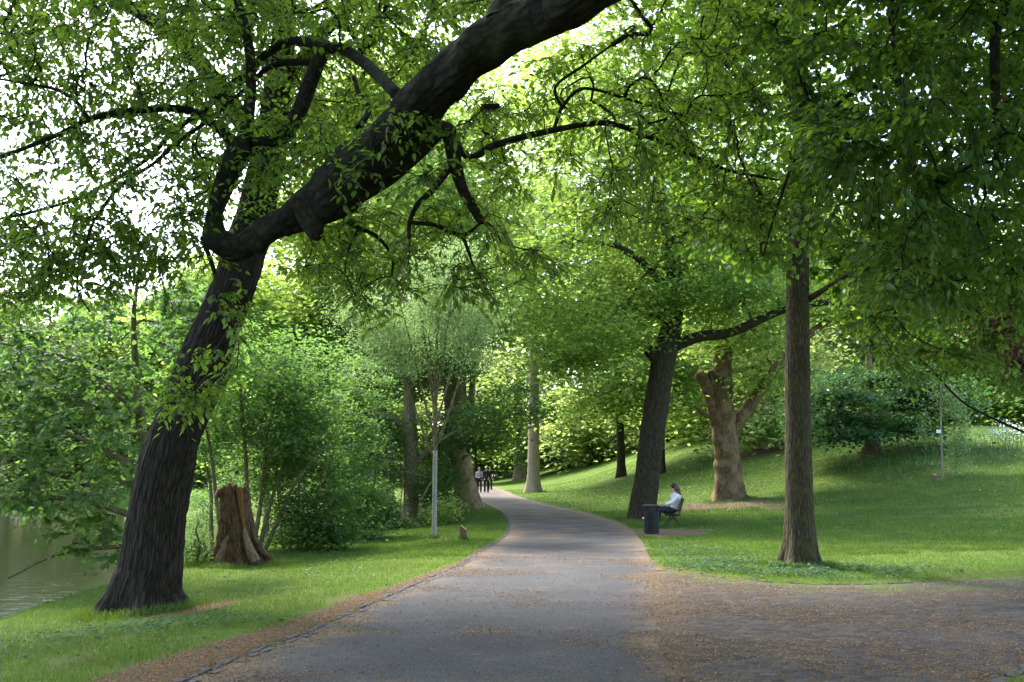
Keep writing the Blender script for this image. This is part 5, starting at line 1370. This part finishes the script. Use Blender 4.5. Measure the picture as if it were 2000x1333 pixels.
def lathe(mb, c, prof, n=24):
    th = np.linspace(0, 2 * np.pi, n, endpoint=False)
    V = [(c[0] + r_ * math.cos(t), c[1] + r_ * math.sin(t), c[2] + z) for r_, z in prof for t in th]
    q = [(i * n + k, i * n + (k + 1) % n, (i + 1) * n + (k + 1) % n, (i + 1) * n + k) for i in range(len(prof) - 1) for k in range(n)]
    mb.add(V, q)

X_, Y_, Z_ = np.eye(3)
# litter bin
g = G(1273, 1043)
binr = empty('litter_bin', g, "dark slatted litter bin with a flat round lid beside the bench", "litter bin")
mb = MB()
for k in range(22):
    t = 2 * math.pi * k / 22; c, s = math.cos(t), math.sin(t)
    obox(mb, g + np.array([.215 * c, .215 * s, .34]), (c, s, 0), (-s, c, 0), Z_, .008, .02, .31, .003)
for z in (.06, .34, .62): lathe(mb, g + np.array([0, 0, z]), [(.205, -.02), (.21, -.02), (.21, .02), (.205, .02)], 26)
mb.build('slatted_body', M['slat'], binr)
mb = MB(); lathe(mb, g, [(.001, .03), (.185, .03), (.195, .60), (.18, .60), (.17, .1), (.001, .1)]); mb.build('liner', M['liner'], binr, True)
mb = MB(); lathe(mb, g, [(.001, 0), (.21, 0), (.22, .02), (.21, .045), (.001, .045)]); mb.build('base', M['iron'], binr)
for t in (.5, 2.07, 3.64, 5.2):
    mb = MB(); obox(mb, g + np.array([.19 * math.cos(t), .19 * math.sin(t), .70]), (math.cos(t), math.sin(t), 0), (-math.sin(t), math.cos(t), 0), Z_, .008, .018, .12, .003); mb.build('lid_support', M['lid'], binr)
mb = MB(); lathe(mb, g, [(.001, .80), (.24, .80), (.275, .805), (.275, .83), (.25, .85), (.12, .87), (.001, .875)], 32); mb.build('lid', M['lid'], binr, True)

# park benches: seat faces the path (-X turned by rot); origin under the seat front edge
def bench(name, label, o, rot, length=1.8, group="park benches"):
    root = empty(name, o, label, "bench", group)
    c, s = math.cos(rot), math.sin(rot)
    fw = np.array([-c, -s, 0]); al = np.array([-s, c, 0])
    def pt(f, l, z): return np.array(o) + fw * f + al * l + Z_ * z
    mb = MB()
    for k in range(4): obox(mb, pt(-.06 - .115 * k, length / 2, .45 - .012 * k), fw, al, Z_, .05, length / 2, .018, .006)
    mb.build('seat', M['slat'], root)
    mb = MB(); bt = np.array([-.25, 0, .97]); bt = fw * bt[0] + Z_ * bt[2]; bn = fw * .97 + Z_ * .25
    for k in range(4): obox(mb, pt(-.47, length / 2, .50) + bt * (.06 + .115 * k), bn, al, bt, .016, length / 2, .048, .006)
    mb.build('backrest', M['slat'], root)
    for l in (.22, length - .22):
        mb = MB()
        def bar(a, b, w=.022):
            a = pt(*a); b = pt(*b); d = b - a; L_ = np.linalg.norm(d); d = d / L_; n_ = np.cross(d, al)
            obox(mb, (a + b) / 2, d, al, n_, L_ / 2, .025, w, .005)
        bar((.03, l, -.02), (-.30, l, .43)); bar((-.55, l, -.02), (-.20, l, .43)); bar((0, l, .41), (-.5, l, .39)); bar((-.43, l, .37), (-.62, l, .95), .018)
        mb.build('leg_frame', M['iron'], root)
    return root, pt, fw, al
gb_ = G(1300, 1032)
BROT = -.12
bench1, bpt, bfw, bal = bench('park_bench', "dark slatted bench with a couple sitting on it by the leaning dark trunk", (gb_[0], gb_[1], gb_[2]), BROT)

# far bench with a white bag
g2 = G(961, 941)
bench2, pt2, fw2, al2 = bench('park_bench', "small distant dark bench right of the walking group", (float(g2[0]), float(g2[1]), float(g2[2])), .1)
mb = MB(); cb = pt2(-.2, .35, .62)
V, q = [], []
obox(mb, cb, fw2, al2, Z_, .16, .22, .15, .06)
bagr = mb.build('bag', M['tagwhite'], None, True); tag(bagr, "white bag lying on the distant bench", "bag")

# marker posts
g3 = G(905, 1056)
pr = empty('marker_post', g3, "reddish brown wooden marker post with a slanted top by the white stem", "post")
mb = MB(); w, d_, h = .085, .05, .36
V = [(g3[0] + sx * w, g3[1] + sy * d_, g3[2] + z) for z in (-.05, 1) for sx, sy in ((-1, -1), (1, -1), (1, 1), (-1, 1))]
V = [(v[0], v[1], (g3[2] - .05) if i < 4 else g3[2] + (h + .05 if i in (4, 7) else h - .09)) for i, v in enumerate(V)]
mb.add(V, [(0, 1, 5, 4), (1, 2, 6, 5), (2, 3, 7, 6), (3, 0, 4, 7), (4, 5, 6, 7)]); mb.build('post_body', M['postwood'], pr)
mb = MB(); a_ = math.atan2(.14, 2 * w); obox(mb, (g3[0], g3[1], g3[2] + h - .012), (math.cos(a_), 0, -math.sin(a_)), Y_, (math.sin(a_), 0, math.cos(a_)), w * 1.12, d_ + .006, .008); mb.build('post_cap', M['postend'], pr)
g4 = G(1826, 939)
pr = empty('marker_post', g4, "small brown post with a pale top beside the weeping sapling", "post")
mb = MB(); obox(mb, g4 + np.array([0, 0, .09]), X_, Y_, Z_, .07, .05, .12, .008); mb.build('post_body', M['postwood'], pr)
mb = MB(); obox(mb, g4 + np.array([0, 0, .235]), X_, Y_, Z_, .075, .055, .022, .006); mb.build('post_cap', M['postend'], pr)
Yw = float(G(1841, 935)[1]); pw = P(1833, 843, Yw - .08)
mb = MB(); obox(mb, pw, X_, Y_, Z_, .09, .012, .07, .004); mb.build('tag', M['tagwhite'], wp)

# white flower clump at the right edge
gf = G(1992, 878); rf = rng_of(900); lm = MB(); tb = MB()
fr_ = empty('flower_clump', gf, "clump of tall white flowers at the right edge of the hillside", "flowers")
n = 90; bx_ = rf.normal(gf[0], .8, n); by_ = rf.normal(gf[1], .6, n); bz = terrain(bx_, by_); hh = rf.uniform(.5, 1.15, n)
tp = np.stack([bx_ + rf.normal(0, .1, n), by_ + rf.normal(0, .1, n), bz + hh], -1)
prisms(tb, np.stack([bx_, by_, bz - .02], -1), tp, .008, .005, 3); tb.build('stalks', M['leaf_ivy'], fr_, False, 'leaf')
c = np.repeat(tp, 7, 0) + rf.normal(0, .07, (n * 7, 3)); az = rf.uniform(0, 6.28, len(c))
leaves(lm, c, np.stack([np.cos(az), np.sin(az), 0 * az], -1), np.stack([rf.normal(0, .4, len(c)), rf.normal(-.4, .4, len(c)), np.ones(len(c))], -1), rf.uniform(.05, .09, len(c)), rf, STAR_T, NEAR_F)
lm.build('blossoms', M['daisy'], fr_, False, 'leaf')

# ------------------------------------------------------------------ people
M['skin'] = plain("skin", (.50,.32,.24), .6, .3, .06)
M['hair_brown'] = plain("hair_brown", (.10,.045,.025), .55, .3, .4, 60)
M['hair_dark'] = plain("hair_dark", (.018,.014,.012), .5, .3, .3, 60)
M['hair_fair'] = plain("hair_fair", (.16,.10,.06), .55, .3, .3, 60)
M['jacket_pale'] = plain("jacket_pale", (.62,.59,.60), .85, .15, .12, 9)
M['jacket_grey'] = plain("jacket_grey", (.30,.30,.34), .85, .15, .12, 9)
M['cloth_black'] = plain("cloth_black", (.014,.015,.019), .85, .2, .3, 12)
M['cloth_navy'] = plain("cloth_navy", (.018,.022,.032), .85, .2, .3, 12)
M['cloth_maroon'] = plain("cloth_maroon", (.06,.018,.022), .85, .2, .3, 12)
M['shoe_white'] = plain("shoe_white", (.70,.69,.67), .6, .3, .08)
M['shoe_grey'] = plain("shoe_grey", (.30,.30,.31), .6, .3, .1)
M['eye'] = plain("eye", (.02,.015,.012), .3, .5, .1)

def skin_obj(name, nodes, edges, mat, parent, root=0, lvl=2):
    me = bpy.data.meshes.new(name)
    off = Vector(parent['_w'])
    me.from_pydata([Vector(p) - off for p, r_ in nodes], edges, [])
    bm = bmesh.new(); bm.from_mesh(me)
    lay = bm.verts.layers.skin.verify()
    bm.verts.ensure_lookup_table()
    for v, (p, r_) in zip(bm.verts, nodes):
        rr_ = r_ if isinstance(r_, (tuple, list)) else (r_, r_)
        v[lay].radius = rr_
        v[lay].use_root = (v.index == root)
    bm.to_mesh(me); bm.free()
    me.materials.append(mat)
    o = bpy.data.objects.new(name, me); SC.collection.objects.link(o); o.parent = parent; o['_w'] = list(parent['_w'])
    m = o.modifiers.new('skin', 'SKIN'); m.use_smooth_shade = True
    s = o.modifiers.new('sub', 'SUBSURF'); s.levels = lvl; s.render_levels = lvl
    return o

def blob(mb, c, ax, rx, ry, rz, n=14, cut=None):
    """ellipsoid; ax = 3x3 rows right, fwd, up"""
    V, q = [], []
    m_ = n // 2
    for i in range(m_ + 1):
        ph = math.pi * (i + .02) / (m_ + .04) - math.pi / 2
        for k in range(n):
            t = 2 * math.pi * k / n
            V.append(np.asarray(c) + ax[0] * rx * math.cos(ph) * math.cos(t) + ax[1] * ry * math.cos(ph) * math.sin(t) + ax[2] * rz * math.sin(ph))
    for i in range(m_):
        for k in range(n): q.append((i * n + k, i * n + (k + 1) % n, (i + 1) * n + (k + 1) % n, (i + 1) * n + k))
    mb.add(V, q)

def person(label, origin, heading, J, top, trousers, shoe, hair, hair_len, group, shirt=None, face=0.0, sc=1.0, open_jacket=False):
    """J: joint name -> (right, forward, up) in metres; heading: angle of the forward direction"""
    f = np.array([math.cos(heading), math.sin(heading), 0]); rt = np.array([f[1], -f[0], 0]); u = Z_
    def W(p): return np.asarray(origin, float) + (rt * p[0] + f * p[1] + u * p[2]) * sc
    root = empty('person', origin, label, "person", group)
    names = []; nodes = []; edges = []
    def nd(key, p, r_): names.append(key); nodes.append((W(p), r_ if not isinstance(r_, tuple) else r_)); return len(nodes) - 1
    j = J
    lerp = lambda a, b, t: tuple(a[i] + (b[i] - a[i]) * t for i in range(3))
    pel = nd('pelvis', j['pelvis'], .11); ch = nd('chest', j['chest'], .12); sb = nd('shoulder_base', lerp(j['chest'], j['neck'], .7), .09)
    nk = nd('neck', j['neck'], .05); h1 = nd('head_low', lerp(j['neck'], j['head'], .6), .065); h2 = nd('head', j['head'], .088); h3 = nd('head_top', j['crown'], .07)
    edges += [(pel, ch), (ch, sb), (sb, nk), (nk, h1), (h1, h2), (h2, h3)]
    hf = np.array([math.sin(face), math.cos(face), 0])
    ns = nd('nose', tuple(np.array(lerp(j['head'], j['neck'], .15)) + hf * .098), .016); edges.append((h2, ns))
    hands = []
    for sd in ('l', 'r'):
        s_ = nd('sh' + sd, j['sh' + sd], .055); e_ = nd('el' + sd, j['el' + sd], .042); w_ = nd('wr' + sd, j['wr' + sd], .030)
        d = np.array(j['wr' + sd]) - np.array(j['el' + sd]); d = d / (np.linalg.norm(d) + 1e-9)
        side = np.array([1.0, 0, 0]) - d * d[0]; side /= np.linalg.norm(side) + 1e-9
        nrm_ = np.cross(d, side)
        pm = np.array(j['wr' + sd]) + d * .075; p_ = nd('palm' + sd, tuple(pm), (.036, .022))
        edges += [(sb, s_), (s_, e_), (e_, w_), (w_, p_)]
        for k, (o_, L_) in enumerate(((-.028, .062), (-.009, .075), (.010, .070), (.028, .054))):
            a_ = nd('f', tuple(pm + d * (.02 + L_ * .5) + side * o_ + nrm_ * .006), .009); b_ = nd('f', tuple(pm + d * (.012 + L_) + side * o_ + nrm_ * .026), .007); edges += [(p_, a_), (a_, b_)]
        t_ = nd('thumb', tuple(pm - d * .02 + side * (.05 if sd == 'l' else -.05)), .010); edges.append((p_, t_))
        hp = nd('hip' + sd, j['hip' + sd], .085); kn = nd('kn' + sd, j['kn' + sd], .055); an = nd('an' + sd, j['an' + sd], .036); to = nd('to' + sd, j['to' + sd], .03)
        edges += [(pel, hp), (hp, kn), (kn, an), (an, to)]
    skin_obj('body', nodes, edges, M['skin'], root, 0, 2)
    # jacket
    n2, e2 = [], []
    def n2d(p, r_): n2.append((W(p), r_)); return len(n2) - 1
    a = n2d(lerp(j['pelvis'], j['chest'], -.18), .155); b = n2d(lerp(j['pelvis'], j['chest'], .45), .15); c = n2d(j['chest'], .155); d_ = n2d(lerp(j['chest'], j['neck'], .72), .10); e3 = n2d(lerp(j['chest'], j['neck'], .92), .062)
    e2 += [(a, b), (b, c), (c, d_), (d_, e3)]
    for sd in ('l', 'r'):
        s_ = n2d(j['sh' + sd], .078); m1 = n2d(lerp(j['sh' + sd], j['el' + sd], .5), .066); el = n2d(j['el' + sd], .06); m2 = n2d(lerp(j['el' + sd], j['wr' + sd], .55), .052); w_ = n2d(lerp(j['el' + sd], j['wr' + sd], .95), .044)
        e2 += [(d_, s_), (s_, m1), (m1, el), (el, m2), (m2, w_)]
    skin_obj('jacket', n2, e2, M[top], root, 2, 2)
    if shirt:
        mb = MB(); blob(mb, W(tuple(np.array(lerp(j['pelvis'], j['chest'], .62)) + np.array([0, .075, 0]))), (rt, f, u), .085, .105, .27); mb.build('shirt', M[shirt], root, True, False)
    n3, e3_ = [], []
    def n3d(p, r_): n3.append((W(p), r_)); return len(n3) - 1
    a = n3d(lerp(j['pelvis'], j['chest'], .12), .13); b = n3d(j['pelvis'], .13); e3_.append((a, b))
    for sd in ('l', 'r'):
        hp = n3d(j['hip' + sd], .105); m1 = n3d(lerp(j['hip' + sd], j['kn' + sd], .5), .098); kn = n3d(j['kn' + sd], .086); m2 = n3d(lerp(j['kn' + sd], j['an' + sd], .55), .08); an = n3d(lerp(j['kn' + sd], j['an' + sd], .95), .074)
        e3_ += [(b, hp), (hp, m1), (m1, kn), (kn, m2), (m2, an)]
    skin_obj('trousers', n3, e3_, M[trousers], root, 1, 2)
    for sd in ('l', 'r'):
        an = np.array(j['an' + sd]); to = np.array(j['to' + sd]); d = to - an; d /= np.linalg.norm(d)
        skin_obj('shoe', [(W(an - d * .05 - np.array([0, 0, .0])), .042), (W(an + d * .05), (.045, .045)), (W(to), (.045, .035)), (W(to + d * .05), (.036, .026))], [(0, 1), (1, 2), (2, 3)], M[shoe], root, 0, 1)
    mb = MB(); hc = np.array(lerp(j['head'], j['crown'], .45)); axs = (rt, f, u)
    blob(mb, W(tuple(hc - hf * .022 + np.array([0, 0, .022]))), axs, .102, .108, .105)
    if hair_len > 0:
        nk_ = np.array(j['neck'])
        for t_ in np.linspace(0, 1, 5):
            blob(mb, W(tuple(hc * (1 - t_) + (nk_ - np.array([0, 0, hair_len])) * t_ - hf * (.055 + .03 * t_))), axs, .098 - .02 * t_, .062, .09)
    mb.build('hair', M[hair], root, True, False)
    hr = np.array([hf[1], -hf[0], 0])
    for s_ in (-1, 1):
        mb = MB(); blob(mb, W(tuple(np.array(j['head']) + hf * .086 + hr * s_ * .032 + np.array([0, 0, .012]))), axs, .011, .008, .008, 8); mb.build('eye', M['eye'], root, True, False)
    return root

def walk(step, arm=0.0, lean=0.0, h=1.0):
    return dict(pelvis=(0, 0, .93), chest=(0, .02 + lean, 1.27), neck=(0, .03 + lean, 1.47), head=(0, .06 + lean, 1.59), crown=(0, .055 + lean, 1.66),
        shl=(-.17, .01 + lean, 1.40), ell=(-.235, -.03 + arm * .5, 1.13), wrl=(-.22, .08 + arm, .90), shr=(.17, .01 + lean, 1.40), elr=(.235, -.02 - arm * .5, 1.13), wrr=(.22, .06 - arm, .90),
        hipl=(-.09, 0, .90), knl=(-.10, step * .6, .50), anl=(-.10, step, .085), tol=(-.11, step + .13, .035), hipr=(.09, 0, .90), knr=(.10, -step * .25, .49), anr=(.10, -step, .10), tor=(.11, -step + .12, .04))
wg = "people walking on the path"
w1 = G(936, 965.5); w2 = G(950, 965.5); w3 = G(957, 960)
J = walk(.14, .02)
J.update(ell=(-.22, .06, 1.12), wrl=(-.06, .20, 1.10), elr=(.22, .05, 1.12), wrr=(.08, .20, 1.07))
person("walker in grey-white top and dark trousers holding a dark bag, left of the path group", w1, -math.pi / 2 + .05, J, 'jacket_grey', 'cloth_navy', 'shoe_white', 'hair_fair', .04, wg, sc=1.1)
mb = MB(); p_ = np.array(w1) + np.array([-.02, -.29, 1.06]); obox(mb, p_, X_, Y_, Z_, .15, .05, .12, .03); bg = mb.build('bag', M['cloth_black'], None, True); tag(bg, "small dark bag held in front of the walker in the grey-white top", "bag")
person("walker in black jacket over a dark red shirt, middle of the group", w2, -math.pi / 2, walk(-.12, -.03), 'cloth_black', 'cloth_black', 'shoe_grey', 'hair_dark', .03, wg, shirt='cloth_maroon', sc=1.14)
person("dark haired walker mostly hidden behind the one in the black jacket", w3, -math.pi / 2, walk(.10, .03), 'cloth_black', 'cloth_navy', 'shoe_grey', 'hair_dark', .02, wg, sc=1.12)

def sit(cross=False, face=0.0):
    J = dict(pelvis=(0, -.30, .56), chest=(0, -.42, .90), neck=(0, -.43, 1.09), head=(0, -.40, 1.21), crown=(0, -.405, 1.28),
        shl=(-.18, -.42, 1.01), ell=(-.23, -.24, .80), wrl=(-.10, -.02, .74), shr=(.18, -.42, 1.01), elr=(.23, -.24, .80), wrr=(.08, -.02, .72),
        hipl=(-.09, -.24, .55), knl=(-.10, .17, .56), anl=(-.10, .26, .12), tol=(-.11, .40, .05), hipr=(.09, -.24, .55), knr=(.10, .19, .56), anr=(.10, .46, .17), tor=(.10, .60, .16))
    if cross: J.update(knr=(.02, .22, .64), anr=(-.02, .56, .34), tor=(-.02, .70, .30))
    return J
hd = math.atan2(bfw[1], bfw[0])
sg = "people sitting on the bench"
pa = bpt(0, .42, 0); pb_ = bpt(0, 1.05, 0)
Ja = sit(True); Ja.update(head=(.0, -.39, 1.19), crown=(0, -.40, 1.26))
person("long brown haired person in pale jacket sitting at the bench's near end", pa, hd, Ja, 'jacket_pale', 'cloth_navy', 'shoe_white', 'hair_brown', .12, sg)
Jb = sit(False); Jb.update(neck=(0, -.36, 1.12), head=(0, -.30, 1.25), crown=(0, -.30, 1.32), chest=(0, -.38, .92))
person("dark short haired person in pale jacket at the far end of the bench", pb_, hd, Jb, 'jacket_pale', 'cloth_black', 'shoe_white', 'hair_dark', .0, sg, sc=1.03)
